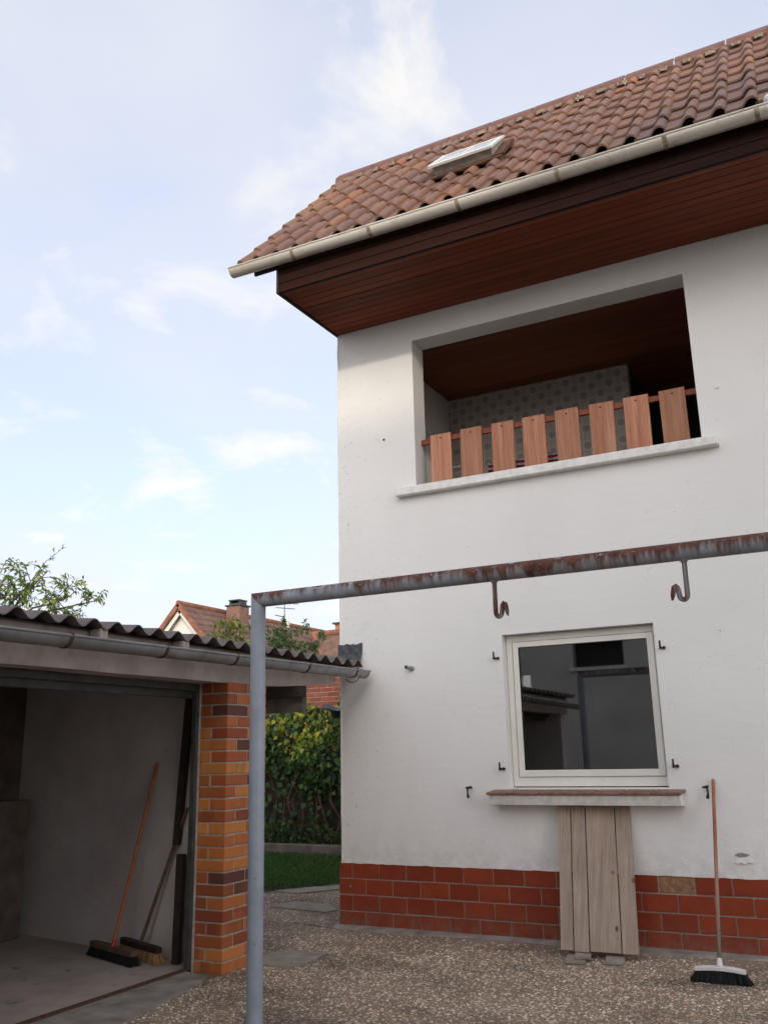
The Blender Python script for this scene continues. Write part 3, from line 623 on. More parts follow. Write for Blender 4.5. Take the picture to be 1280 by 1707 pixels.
m = MB(); rbox(m, K0 - .03, K1 + .03, S0 - .04, S0 + .02, .125, .146, .123, .144); rbox(m, K0 - .03, K0 + .02, S0 + .02, S1 + .04, .125, .146, .094, .113); rbox(m, K1 - .02, K1 + .03, S0 + .02, S1 + .04, .125, .146, .094, .113); rbox(m, K0 + .02, K1 - .02, S1 - .01, S1 + .04, .097, .116, .094, .113); rbox(m, 1.66, 1.68, S0 + .02, S1 - .01, .125, .144, .097, .115); m.obj('sash', 'white_metal', rw)
m = MB(); rbox(m, K0 + .02, 1.66, S0 + .02, S1 - .01, .130, .136, .100, .106); m.obj('pane', 'skyglass', rw)
m = MB(); rbox(m, 1.68, K1 - .02, S0 + .02, S1 - .01, .130, .136, .100, .106); m.obj('pane', 'skyglass', rw)
# gutter
def gutter_profile(r, th=0.003, bead=0.008):
    out = [(-r * math.cos(t_), -r * math.sin(t_)) for t_ in np.linspace(0, math.pi, 15)]
    inn = [(-(r - th) * math.cos(t_), -(r - th) * math.sin(t_)) for t_ in np.linspace(math.pi, 0, 15)]
    return out + inn
GY, GZ0, GZ1, GR = -1.155, 5.765, 5.685, 0.066
m = MB().extr(gutter_profile(GR), (-0.42, GY, GZ0), (HX1, GY, GZ1), (0, 1, 0), (0, 0, 1))
m.tube([(-0.42, GY - GR, GZ0), (HX1, GY - GR, GZ1)], 0.009, 8)
m.add([(-0.419, GY - GR * math.cos(t_) * .99, GZ0 - GR * math.sin(t_) * .99) for t_ in np.linspace(0, math.pi, 13)], [tuple(range(13))])
gut = m.obj('gutter', 'gutter', house, 40)
bm2 = MB().extr([(-(GR + .004) * math.cos(t_), -(GR + .004) * math.sin(t_)) for t_ in np.linspace(-0.15, math.pi, 14)] + [(-(GR + .0005) * math.cos(t_), -(GR + .0005) * math.sin(t_)) for t_ in np.linspace(math.pi, -0.15, 14)], (-.016, 0, 0), (.016, 0, 0), (0, 1, 0), (0, 0, 1))
bm2.tube([(0, -GR - .002, .0), (0, -GR + .02, .012)], .011, 8)
bm2 = bm2.mesh('gutter_bracket', 'bracket', 40)
for x in (0.268, 1.045, 1.857, 2.686, 3.495, 4.122, 4.95, 5.76):
    link('gutter_bracket', bm2, gut, T(x, GY, GZ0 + (GZ1 - GZ0) * (x + .42) / (HX1 + .42)))
m = MB()
for i in range(9):
    th = math.pi * i / 8
    m.add([(4.215 + 0.045 * math.sin(th) * math.cos(p), GY - .02 + 0.045 * math.sin(th) * math.sin(p), 5.765 - 0.045 * math.cos(th)) for p in np.linspace(0, 2 * math.pi, 16, endpoint=False)], [])
m.f += [(i * 16 + k, i * 16 + (k + 1) % 16, (i + 1) * 16 + (k + 1) % 16, (i + 1) * 16 + k) for i in range(8) for k in range(16)]
m.obj('gutter_ball', 'white_plastic', gut, 80)

# loggia
lg = MB(); YB = 2.12; LC = 5.46
lg.box(0.10, 0.30, TH, YB, 3.5, 5.56); lg.obj('loggia_side_wall', 'plaster', house); MB().box(3.9, 4.0, TH, YB + 1.4, 3.5, 5.56).obj('loggia_side_wall', 'plaster', house)
MB().box(0.30, 2.42, YB, YB + 0.1, 3.5, 5.56).obj('loggia_back_wall', 'paper', house)
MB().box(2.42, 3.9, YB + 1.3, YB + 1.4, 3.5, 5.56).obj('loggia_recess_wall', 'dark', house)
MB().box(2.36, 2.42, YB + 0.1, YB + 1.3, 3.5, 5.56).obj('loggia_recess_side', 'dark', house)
MB().box(0.10, 4.0, TH, YB + 1.4, 3.42, 3.5).obj('loggia_floor', 'slab', house)
ceil = MB().box(0.30, 3.9, TH, YB + 1.4, LC + 0.02, LC + 0.08).obj('loggia_ceiling', 'black', house)
cbm = MB().cbox(0, 3.59, 0.003, 0.117, 0, 0.018, 0.003).mesh('ceiling_board', 'ceil')
for i in range(27): link('ceiling_board', cbm, ceil, T(0.305, TH + 0.004 + i * 0.12, LC + random.uniform(-.001, .001)))
MB().box(0.32, 1.6, 0.62, 0.645, LC - 0.03, LC - 0.001).obj('ceiling_batten', 'darkwood', ceil)
m = MB().cbox(0.665, 3.488, -0.085, TH, 3.690, 3.765, 0.006); m.obj('loggia_sill', 'white_paint', house)
rail = MB().cbox(LX0 + 0.002, LX1 - 0.002, 0.135, 0.165, 4.215, 4.265, 0.003).obj('railing', 'rail', house)
MB().cbox(LX0 + 0.002, LX1 - 0.002, 0.135, 0.165, 3.785, 3.825, 0.003).obj('bottom_rail', 'rail', rail)
slm = MB().cbox(0, 0.208, 0, 0.022, 0, 0.505, 0.003).mesh('slat', 'slat')
for i in range(8):
    s_ = link('slat', slm, rail, T(0.957 + i * 0.2995 + random.uniform(-.004, .004), 0.108, 3.782 + random.uniform(-.004, .004)) @ Matrix.Rotation(random.uniform(-.008, .008), 4, 'Y'))
scr = MB().tube([(0, 0.104, 0), (0, 0.109, 0)], 0.008, 8).mesh('screw', 'iron')
for i in range(8): link('screw', scr, rail, T(1.06 + i * 0.2995, 0, 4.245))

# lower window
win = MB(); F0, F1 = 0.085, 0.15
def frame(m, x0, x1, z0, z1, wl_, wr, wt, wb, y0, y1):
    m.cbox(x0, x0 + wl_, y0, y1, z0, z1, .003); m.cbox(x1 - wr, x1, y0, y1, z0, z1, .003); m.cbox(x0 + wl_, x1 - wr, y0, y1, z1 - wt, z1, .003); m.cbox(x0 + wl_, x1 - wr, y0, y1, z0, z0 + wb, .003)
frame(win, WX0 + .004, WX1 - .004, WZ0 + .008, WZ1 - .004, .052, .026, .056, .075, F0, F1)
wo = win.obj('window', 'pvc', house)
m = MB(); frame(m, 1.655, 2.815, 1.208, 2.295, .048, .05, .045, .052, F0 - .012, F1 - .01); m.obj('sash', 'pvc', wo)
m = MB(); frame(m, 1.649, 2.821, 1.203, 2.301, .006, .006, .006, .006, F0 - .001, F0 + .01); m.obj('gasket', 'gasket', wo)
m = MB(); frame(m, 1.700, 2.768, 1.257, 2.253, .005, .005, .005, .005, F0 - .006, F0 + .012); m.obj('glazing_bead', 'gasket', wo)
MB().box(1.70, 2.768, F0 + .012, F0 + .016, 1.257, 2.253).obj('pane', 'glass', wo)
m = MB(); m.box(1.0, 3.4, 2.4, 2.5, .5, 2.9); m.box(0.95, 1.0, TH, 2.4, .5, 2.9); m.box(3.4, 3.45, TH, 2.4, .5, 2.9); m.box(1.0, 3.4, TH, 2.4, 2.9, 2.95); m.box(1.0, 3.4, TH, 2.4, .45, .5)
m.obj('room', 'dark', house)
# sill: rough white body with brown tiles on top
m = MB(); m.extr([(-.175, 1.070), (-.150, 1.005), (-.004, 0.995), (-.004, 1.088), (-.175, 1.078)], (1.478, 0, 0), (2.945, 0, 0), (0, 1, 0), (0, 0, 1))
sill = m.obj('window_sill', 'white_paint', house)
nt_ = 7; stw = (2.965 - 1.462) / nt_
sm = MB().cbox(0.0, stw - .004, -.195, .083, 0, .020, .004).mesh('sill_tile', 'silltile')
for i in range(nt_): link('sill_tile', sm, sill, T(1.462 + i * stw, random.uniform(-.002, .002), 1.094) @ Matrix.Rotation(R(4), 4, 'X'))

# small ironwork on the wall
def pin(x, z, up=True):
    m = MB(); m.tube([(x, 0.01, z), (x, -0.045, z), (x, -0.05, z + .006)], .009, 8); m.tube([(x, -.048, z - .012), (x, -.048, z + .052)], [.0085, .007], 8); m.tube([(x + .022, .004, z), (x + .022, -.012, z)], .012, 8)
    m.obj('shutter_pin', 'iron', house, 40)
for x, z in ((1.530, 2.165), (2.887, 2.158), (1.532, 1.275), (2.898, 1.280)): pin(x, z)
def holder(x, z, s):
    m = MB(); m.tube([(x, 0.01, z + .035), (x, -.055, z + .035), (x - .01 * s, -.065, z + .025), (x - .012 * s, -.066, z - .005), (x - .008 * s, -.066, z - .03)], [.008, .008, .008, .007, .010], 8)
    m.tube([(x - .024, -.066, z + .034), (x + .02, -.06, z + .042)], .008, 8); m.tube([(x - .008 * s, -.066, z - .025), (x - .006 * s, -.066, z - .045)], [.013, .010], 8)
    m.obj('shutter_holder', 'iron', house, 40)
holder(1.262, 1.095, 1); holder(3.113, 1.095, -1)
m = MB(); m.tube([(0.755, .01, 2.125), (0.725, -.075, 2.137)], .017, 10, False); m.tube([(0.755, .01, 2.125), (0.725, -.075, 2.137)], .013, 10, False); m.tube([(0.752, .0, 2.127), (.745, -.02, 2.13)], .022, 10); m.obj('pipe_stub', 'zinc', house, 40)
m = MB(); m.tube([(3.52, .0, 4.184), (3.52, -.012, 4.184)], .014, 12); m.obj('wall_plug', 'plaster', house)
m = MB(); m.tube([(0.523, .004, 4.29), (0.523, -.003, 4.29)], .012, 8); m.obj('drill_hole', 'iron', house)
# flaking plaster patch
cx, cz = 3.305, 0.640
m = MB(); m.add([(cx - .055, -.0025, cz + .025), (cx - .03, -.0025, cz + .04), (cx, -.0025, cz + .043), (cx + .05, -.0025, cz + .03), (cx + .015, -.0025, cz + .012), (cx - .02, -.0025, cz + .008)], [(5, 4, 3, 2, 1, 0)]); m.obj('plaster_hole', 'recess', house)
m = MB(); m.add([(cx - .03, -.002, cz + .012), (cx + .005, -.003, cz + .013), (cx + .04, -.002, cz + .022), (cx + .075, -.006, cz - .012), (cx + .058, -.010, cz - .024), (cx + .03, -.009, cz - .018), (cx + .012, -.011, cz - .034), (cx - .02, -.012, cz - .022), (cx - .042, -.010, cz - .038), (cx - .06, -.006, cz - .020)], [(0, 9, 8, 7, 1), (1, 7, 6, 5), (1, 5, 4, 2), (2, 4, 3)]); m.obj('plaster_flake', 'flake', house)
# roof flashing where the garage roof meets the facade
m = MB(); n = 8; vs = []
for i in range(n + 1):
    x = 0.004 + 0.255 * i / n; vs += [(x, -.006 - random.uniform(0, .004), 2.385 + random.uniform(-.012, .008)), (x, -.012, 2.29), (x, -.05 - random.uniform(0, .02), 2.225 + random.uniform(-.006, .006))]
m.add(vs, [(3 * i + j, 3 * i + 1 + j, 3 * i + 4 + j, 3 * i + 3 + j) for i in range(n) for j in (0, 1)]).obj('flashing', 'flash', house)

# ------------------------------------------------------------------ loggia contents
m = MB(); n = 12; vs = []
for i in range(n + 1):
    x = 1.37 + 0.70 * i / n; b = 0.02 * math.sin(i * 1.3)
    vs += [(x, 0.50 + b, 3.762), (x, 0.48 + b, 4.045 + .012 * math.sin(i * 2.1)), (x, 0.62 + b, 4.07), (x, 0.68, 3.762)]
m.add(vs, [(4 * i + j, 4 * i + 4 + j, 4 * i + 5 + j, 4 * i + 1 + j) for i in range(n) for j in range(3)] + [(0, 1, 2, 3), (4 * n + 3, 4 * n + 2, 4 * n + 1, 4 * n)])
m.obj('bench_cushion', 'check', None, label='red and white checked cushion seen between the loggia slats', cat='cushion')
MB().cbox(1.34, 2.20, .42, .78, 3.50, 3.758, .004).obj('loggia_bench', 'darkwood', label='low dark bench under the checked cushion in the loggia', cat='bench')
t_ = thing('folding_rack', (1.05, .55, 3.5), 'white metal rack behind the first gap in the loggia railing', 'rack')
m = MB(); m.tube([(.90, .5, 4.068), (1.22, .5, 4.068)], .012, 8); m.obj('top_bar', 'white_metal', t_); m = MB(); m.tube([(.90, .5, 4.0), (1.22, .5, 4.0)], .009, 8); m.obj('lower_bar', 'white_metal', t_)
for x in (.92, 1.20): m = MB(); m.tube([(x, .5, 4.07), (x, .55, 3.50)], .010, 8); m.obj('leg', 'white_metal', t_)

# ------------------------------------------------------------------ garage
garage = thing('garage', (-1.2, -3.5, 0), 'open brick and concrete garage under a corrugated roof', 'garage')
MB().add([(-2.6, -6.2, 0.016), (-0.13, -6.2, 0.016), (-0.13, -1.6, 0.016), (-2.6, -1.2, 0.016)], [(0, 1, 2, 3)]).obj('floor', 'gfloor', garage)
m = MB(); m.hexa([(-0.085, -1.69, -.05), (-0.085, -1.37, -.05), (-2.72, -1.05, -.05), (-2.62, -1.29, -.05)][::-1], [(-0.085, -1.69, 2.12), (-0.085, -1.37, 2.12), (-2.72, -1.05, 2.30), (-2.62, -1.29, 2.30)][::-1]); m.obj('end_wall', 'gwall', garage)
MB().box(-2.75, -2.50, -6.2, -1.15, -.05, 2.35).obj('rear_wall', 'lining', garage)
MB().box(-2.75, 0.10, -6.4, -6.2, -.05, 2.15).obj('near_wall', 'gwall', garage)
# lintel beam with a gently rising soffit
m = MB(); N = 14; vs = []
for i in range(N + 1):
    y = -6.4 + 6.09 * i / N; zb = 1.925 + (0.04 if y > -1.3 else 0.0) * min(1, (y + 1.3) / .6) + .012 * (y + 6.4) / 6 + random.uniform(-.003, .003)
    if i == N: zb += .03
    vs += [(0.155, y, zb), (0.155, y, 2.165), (-0.06, y, 2.165), (-0.06, y, zb + .004)]
m.add(vs, [(4 * i + j, 4 * i + (j + 1) % 4, 4 * i + 4 + (j + 1) % 4, 4 * i + 4 + j) for i in range(N) for j in range(4)] + [(3, 2, 1, 0), (4 * N, 4 * N + 1, 4 * N + 2, 4 * N + 3)]); m.obj('lintel', 'concrete', garage)
# pillar of bricks
PX0, PX1, PY0, PY1 = -0.076, 0.165, -1.84, -1.365
pil = MB().box(PX0 + .008, PX1 - .006, PY0 + .006, PY1 - .006, -.03, 1.945).obj('pillar', 'mortar', garage)
CH = 0.0811; bh = CH - 0.011; bms = {}
def pbrick(x0, x1, y0, y1, z):
    key = (round(x1 - x0, 3), round(y1 - y0, 3))
    if key not in bms: bms[key] = MB().cbox(0, key[0], 0, key[1], 0, bh, .004).mesh('brick', 'brick')
    link('brick', bms[key], pil, T(x0 + random.uniform(-.0015, .0015), y0 + random.uniform(-.0015, .0015), z + random.uniform(-.001, .001)))
for k in range(24):
    z = 0.004 + k * CH; g = 0.011
    if k % 2 == 0:     # stretcher along X on the jamb, header on the front
        pbrick(PX0, PX1, PY0, PY0 + .115, z); pbrick(PX1 - .115, PX1, PY0 + .115 + g, PY0 + .355 + g, z); pbrick(PX0, PX1 - .115 - g, PY0 + .115 + g, PY0 + .355 + g, z); pbrick(PX0, PX1, PY0 + .366 + g, PY1, z)
    else:
        pbrick(PX1 - .138, PX1, PY0, PY0 + .24, z); pbrick(PX0, PX1 - .138 - g, PY0, PY0 + .24, z); pbrick(PX1 - .115, PX1, PY0 + .24 + g, PY1, z); pbrick(PX0, PX1 - .115 - g, PY0 + .24 + g, PY1, z)
# steel door frame
df = MB().cbox(-0.125, -0.080, -1.885, -1.70, 0.02, 1.93, .003).obj('door_frame', 'frame_steel', garage)
MB().box(-0.079, -0.0765, -1.86, -1.70, .0, 1.94).obj('frame_mortar', 'mortar', df)
MB().cbox(-0.165, -0.126, -1.83, -1.70, 0.02, 1.88, .003).obj('track', 'frame_steel', df)
MB().cbox(-0.125, -0.07, -6.2, -1.886, 1.885, 1.932, .003).obj('frame_header', 'frame_steel', df)
MB().cbox(-0.175, -0.126, -6.2, -1.84, 1.835, 1.90, .003).obj('door_edge', 'frame_steel', df)
MB().cbox(-0.135, -0.095, -6.2, -1.84, 0.0, 0.030, .004).obj('threshold_rail', 'rust', garage)
# corrugated roof: one sheet after another, sloping up to the rear
SLP = math.tan(R(5.3))
def corr_sheet(y0, y1, x0, x1, lift):
    PITCH = 0.187; A = 0.027; n = int(round((y1 - y0) / PITCH * 12)); vs = []; th = .007
    ys = np.linspace(y0, y1, n + 1)
    for y in ys:
        w = A * math.cos(2 * math.pi * (y + 3.65) / PITCH)
        for x in (x0, (x0 + x1) / 2, x1):
            z = 2.198 + (0.27 - x) * SLP + w + lift; vs.append((x, y, z))
    k = len(vs); vs += [(x, y, z - th) for x, y, z in vs]
    fs = []
    for i in range(n):
        for j in (0, 1): q = (3 * i + j, 3 * i + 1 + j, 3 * i + 4 + j, 3 * i + 3 + j); fs += [q, tuple(k + t_ for t_ in q[::-1])]
        for j in (0, 2): fs.append((3 * i + j, 3 * i + 3 + j, k + 3 * i + 3 + j, k + 3 * i + j))
    fs += [(j, j + 1, k + j + 1, k + j) for j in (0, 1)] + [(3 * n + j, k + 3 * n + j, k + 3 * n + 1 + j, 3 * n + 1 + j) for j in (0, 1)]
    return MB().add(vs, fs)
cr = None
for i, (y0, y1, x0, x1) in enumerate(((-6.5, -5.50, .275, -2.85), (-5.52, -4.20, .268, -2.85), (-4.22, -3.00, .275, -2.85), (-3.02, -1.78, .27, -2.85), (-1.80, -0.02, .268, -2.85))):
    corr_sheet(y0, y1, x0, x1, .003 * (i % 2) ).obj('roof_sheet', 'corr', garage, 60)
corr_sheet(0.0, 1.5, -1.2, -2.85, .004).obj('roof_sheet', 'corr', garage, 60)
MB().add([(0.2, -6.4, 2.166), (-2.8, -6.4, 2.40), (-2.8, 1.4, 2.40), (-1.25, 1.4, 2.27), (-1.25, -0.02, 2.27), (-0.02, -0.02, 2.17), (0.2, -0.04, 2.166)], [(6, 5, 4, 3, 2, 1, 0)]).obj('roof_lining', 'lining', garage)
MB().box(-2.9, -1.30, 1.38, 1.50, 2.04, 2.19).obj('passage_beam', 'darkwood', garage)
MB().box(-3.2, -1.36, 1.52, 1.60, 1.885, 2.05).obj('passage_plank', 'edging', garage)
for y in (-3.18, -2.43): MB().cbox(.17, .26, y - .03, y + .03, 2.10, 2.172, .003).obj('rafter_end', 'concrete', garage)
GX, gz0, gz1, gr = 0.325, 2.075, 2.120, 0.063
m = MB().extr(gutter_profile(gr), (GX, -6.5, gz0 - .02), (GX, -0.10, gz1), (1, 0, 0), (0, 0, 1)); m.tube([(GX + gr, -6.5, gz0 - .02), (GX + gr, -0.10, gz1)], .0085, 8)
m.add([(GX + gr * math.cos(t_) * .99, -0.101, gz1 - gr * math.sin(t_) * .99) for t_ in np.linspace(0, math.pi, 13)], [tuple(range(13))])
gg = m.obj('gutter', 'zinc', garage, 40)
gbm = MB().extr([((gr + .004) * math.cos(t_), -(gr + .004) * math.sin(t_)) for t_ in np.linspace(-0.2, math.pi, 14)] + [((gr + .0005) * math.cos(t_), -(gr + .0005) * math.sin(t_)) for t_ in np.linspace(math.pi, -0.2, 14)], (0, -.013, 0), (0, .013, 0), (1, 0, 0), (0, 0, 1)); gbm.tube([(gr + .002, 0, -.004), (gr - .005, 0, .014)], .011, 8); gbm = gbm.mesh('gutter_bracket', 'rust', 40)
for y in (-5.0, -4.3, -3.55, -2.76, -2.03, -1.09, -0.33): link('gutter_bracket', gbm, gg, T(GX, y, gz0 - .02 + (gz1 - gz0 + .02) * (y + 6.5) / 6.4))
# slipping wire strap under the gutter end
m = MB(); m.tube([(GX + .03 + .075 * math.cos(t_), -.36, 2.075 - .065 * math.sin(t_)) for t_ in np.linspace(.1, 2.6, 10)], .004, 6); m.obj('wire_strap', 'rust', gg)

# ------------------------------------------------------------------ garage contents
def broom(name, label, base, top, head_dir, hl, hw, hh, bristle, bh_, bm3, hm, rad=0.012, collar=None, headmat=None, arch=0.0):
    base, top = Vector(base), Vector(top); d = Vector(head_dir).normalized(); w = Vector((-d.y, d.x, 0)); z0 = base.z
    t_ = thing(name, (base.x, base.y, 0.0), label, 'broom', 'brooms of the yard')
    MB().tube([base, base.lerp(top, .5), top - (top - base).normalized() * .008, top], [rad, rad, rad * .97, rad * .5], 12).obj('handle', hm, t_, 50)
    m = MB(); n = 14; vs = []
    for i in range(n + 1):
        f = 2 * i / n - 1; p = base + d * (f * hl / 2); za = z0 - arch * f * f; tw = hw / 2 * (1 - .25 * abs(f) ** 6); lo, hi = za - .012 - hh / 2, za + hh / 2 - .012
        for (a_, b_) in ((-tw, lo), (tw, lo), (tw, hi - .004), (tw - .006, hi), (-tw + .006, hi), (-tw, hi - .004)): q = p + w * a_; vs.append((q.x, q.y, b_))
    m.add(vs, [(6 * i + j, 6 * i + (j + 1) % 6, 6 * i + 6 + (j + 1) % 6, 6 * i + 6 + j) for i in range(n) for j in range(6)] + [(5, 4, 3, 2, 1, 0), tuple(6 * n + j for j in range(6))]); hd = m.obj('head', headmat, t_, 30)
    if collar:
        dd = (top - base).normalized(); MB().tube([base - dd * .01, base + dd * .03, base + dd * .045], [.02, .016, .013], 12).obj('collar', collar, t_, 50)
    # bristles: a flared block of many thin strands
    n = 1500; V = []; F = []
    fx = rng.uniform(-1, 1, n); fy = rng.uniform(-1, 1, n)
    P0 = np.array(base)[None] + np.outer(fx * hl / 2 * .97, d) + np.outer(fy * hw / 2 * .9, w); P0[:, 2] = z0 - .02 - hh / 2 - arch * fx ** 2 + .008
    fl = .035; P1 = P0 + np.outer(fx ** 3 * fl + rng.normal(0, .006, n), d) + np.outer(fy * .012 + rng.normal(0, .005, n), w); P1[:, 2] = np.maximum(0.019 if z0 < 9 and base.x < 0 else .004, z0 - bh_ + rng.uniform(0, .006, n))
    r_ = rng.normal(size=(n, 3)); r_ /= np.linalg.norm(r_, axis=1, keepdims=True); e = r_ * .0045
    V = np.stack([P0 - e, P0 + e, P1 + e * .7, P1 - e * .7], 1).reshape(-1, 3); F = np.arange(4 * n)
    me = fast_mesh('bristles', V, F, 4, bm3); link('bristles', me, t_)
    # dense core so that no light leaks through
    m = MB(); q = [base + d * (s1 * (hl / 2 * .94 + ex)) + w * (s2 * (hw / 2 * .8 + ey)) for ex, ey in ((0, 0), (.018, .008)) for s1, s2 in ((-1, -1), (1, -1), (1, 1), (-1, 1))]
    zz = [z0 - arch - .008 - hh / 2, .024 if base.x < 0 else .006]
    m.hexa([(p.x, p.y, zz[1]) for p in q[4:]], [(p.x, p.y, zz[0]) for p in q[:4]]); m.obj('bristle_core', bm3, t_)
    return t_
broom('push_broom', 'broom with white head and black bristles leaning on the white house wall', (3.198, -0.80, 0.098), (3.163, -0.016, 1.185), (1, .0, 0), .30, .055, .022, 0, .095, 'bristle_black', 'handle_w', .0125, 'white_plastic', 'white_plastic', .012)
broom('push_broom', 'orange handled broom with black bristles inside the garage', (-0.83, -1.82, 0.11), (-0.664, -1.617, 1.383), (.93, -.30, 0), .60, .07, .035, 0, .095, 'bristle_black', 'handle_o', .013, 'red_plastic', 'handle_d')
broom('push_broom', 'tan bristled broom with grey brown handle inside the garage', (-0.68, -1.70, 0.12), (-0.315, -1.672, 1.06), (.90, -.34, 0), .56, .06, .04, 0, .10, 'bristle_tan', 'handle_d', .013, None, 'darkwood')
m = MB(); m.hexa([(-.42, -1.70, .80), (-.37, -1.70, .80), (-.37, -1.66, .80), (-.42, -1.66, .80)], [(-.345, -1.695, 1.90), (-.275, -1.695, 1.90), (-.275, -1.66, 1.90), (-.345, -1.66, 1.90)]); m.obj('hanging_board', 'darkwood', label='long dark board hanging beside the garage door frame', cat='board')
m = MB(); m.hexa([(-.34, -1.76, .02), (-.28, -1.76, .02), (-.28, -1.72, .02), (-.34, -1.72, .02)], [(-.36, -1.72, .74), (-.30, -1.72, .74), (-.30, -1.68, .74), (-.36, -1.68, .74)]); m.obj('leaning_board', 'darkwood', label='short dark board standing low beside the garage door frame', cat='board')
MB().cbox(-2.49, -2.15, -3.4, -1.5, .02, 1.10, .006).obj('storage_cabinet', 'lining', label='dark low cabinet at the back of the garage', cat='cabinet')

# ------------------------------------------------------------------ pipe frame with hooks
pf = thing('pipe_frame', (1.318, -3.1, 0), 'blue grey steel pipe frame with rusty crossbar in front of the house', 'pipe frame')
r_p = 0.041; PX, PY, PZ, PXR = 1.318, -3.1, 2.256, 4.75
MB().tube([(PX + .015, PY, 0), (PX, PY, PZ)], r_p, 24, n1=(1, 0, 1)).obj('post', 'post', pf, 50)
MB().tube([(PX, PY, PZ)] + [(PX + (PXR - PX) * i / 8, PY, PZ) for i in range(1, 8)] + [(PXR, PY, PZ)], r_p, 24, n0=(1, 0, 1), n1=(1, 0, -1)).obj('crossbar', 'beam', pf, 50)
MB().tube([(PXR, PY, 0), (PXR, PY, PZ)], r_p, 24, n1=(1, 0, -1)).obj('post', 'post', pf, 50)
m = MB(); m.tube([(PX - r_p - .002, PY + r_p * math.sin(a_) , PZ - r_p) for a_ in (0,)] + [(PX - r_p, PY, PZ - r_p)], .003, 6)
def hook(x, ang):
    d = Vector((math.cos(ang), math.sin(ang), 0)); zb = 2.062; rr = .017
    prof = [(0, PZ - r_p + .004), (0, 2.17), (0, 2.12), (0, 2.085)]
    prof += [(rr - rr * math.cos(t_), zb - rr * math.sin(t_) * 1.2) for t_ in np.linspace(0.1, math.pi - .1, 8)]
    prof += [(.036, 2.080), (.040, 2.096), (.0455, 2.104), (.053, 2.098), (.058, 2.080), (.063, 2.058), (.066, 2.040)]
    pts = [Vector((x, PY, z)) + d * a_ for a_, z in prof]
    rad = [.0115] * (len(pts) - 4) + [.0125, .0115, .009, .004]
    m = MB(); m.tube(pts, rad, 12); m.tube([(x, PY, PZ - r_p + .006), (x, PY, PZ - r_p - .012)], [.022, .011], 12); m.obj('hook', 'beam', pf, 60)
hook(2.712, R(-10)); hook(3.605, R(190))

# ------------------------------------------------------------------ board door leaning on the wall
bd = thing('leaning_board_door', (2.33, -.45, 0), 'weathered four plank board door leaning under the window sill', 'board door')
b0 = Vector((2.075, -0.455, 0.046)); b1 = Vector((2.000, -0.045, 0.998)); wx = Vector((1, 0.06, 0)).normalized()
up = (b1 - b0); nrm = wx.cross(up).normalized()
wid = [.098, .112, .222, .118]; x = 0
for i, w_ in enumerate(wid):
    dz0 = random.uniform(-.004, .004); g = .009
    p = [b0 + wx * (x + (w_ - g) * k) + up * f for f in (0 + dz0, 1) for k in (0, 1)]
    th = -nrm * .024 if nrm.y > 0 else nrm * .024
    m = MB(); m.hexa([p[0], p[1], p[1] - th, p[0] - th], [p[2], p[3], p[3] - th, p[2] - th]); m.obj('plank', 'plank', bd); x += w_
th2 = (-nrm if nrm.y > 0 else nrm)
for f in (.15, .8):
    p = [b0 + wx * a_ + up * ff - th2 * .0245 for ff in (f, f + .09) for a_ in (.03, .50)]
    m = MB(); m.hexa([p[0], p[1], p[1] - th2 * .02, p[0] - th2 * .02], [p[2], p[3], p[3] - th2 * .02, p[2] - th2 * .02]); m.obj('batten', 'plank', bd)
def block(x, y, w, d, z, h, rot, lab, matn):
    m = MB().cbox(-w / 2, w / 2, -d / 2, d / 2, 0, h, .003); link('support_block', m.mesh('support_block', matn), None, T(x, y, z) @ Matrix.Rotation(R(rot), 4, 'Z'), lab, 'block')
block(2.20, -.50, .14, .30, .003, .018, 10, 'lower grey tile under the left foot of the board door', 'slab')
block(2.235, -.46, .11, .24, .0215, .016, 14, 'small tile stacked on another under the left foot of the board door', 'slab')
block(2.455, -.44, .13, .27, .003, .022, 12, 'single pale tile under the right half of the board door', 'slab')

# ------------------------------------------------------------------ garden behind
gw = MB().box(-9, 0.0, 5.25, 5.45, 0, 2.12).obj('ivy_wall', 'soil', label='garden wall almost hidden by ivy beyond the lawn', cat='wall')
kb = MB().cbox(-9, -0.2, 4.42, 4.58, 0, 0.17, .01).obj('bed_edging', 'edging', label='low concrete edging between lawn and ivy', cat='edging')
iv = thing('ivy', (-3.2, 4.9, 0), 'thick green ivy with yellowing tips climbing the garden wall', 'ivy')
n = 26000
X = rng.uniform(-6.2, -1.2, n); Z = rng.uniform(0.05, 2.28, n)
den = 0.5 + 0.5 * np.sin(X * 3.1 + Z * 2.0) * np.sin(Z * 4.3 - X * 1.7)
bulge = 0.28 * np.sin(np.clip(Z / 2.2, 0, 1) * np.pi * .9) + 0.26 * np.sin(X * 3.3 + Z * 3.9) + .06
Yp = 5.22 - np.abs(rng.normal(0, .12, n)) - np.clip(bulge, 0, 1) * rng.uniform(.3, 1, n)
ztop = 2.12 + .20 * np.sin(X * 3.3 + 1) + .12 * np.sin(X * 8.1); dens2 = .5 + .5 * np.sin(X * 5.3 + np.sin(Z * 6)) * np.sin(Z * 7.1 + X)
k = (Z < ztop + rng.normal(0, .05, n)) & (rng.uniform(size=n) < (0.10 + .5 * den + .45 * dens2))
k &= rng.uniform(size=n) < (0.75 + .25 * den) * np.where(Z < .85, .22, np.where(Z < 1.25, .6, 1.0)); X, Yp, Z = X[k], Yp[k], Z[k]; n = len(X)
P = np.stack([X, Yp, Z], 1); D = np.stack([rng.normal(0, .5, n), -0.45 + rng.normal(0, .35, n), -0.75 + rng.normal(0, .4, n)], 1)
cols = palette(n, [(0.062, 0.125, 0.038), (0.10, 0.185, 0.048), (0.032, 0.066, 0.032), (0.12, 0.20, 0.05)], .35, [.35, .3, .2, .15])
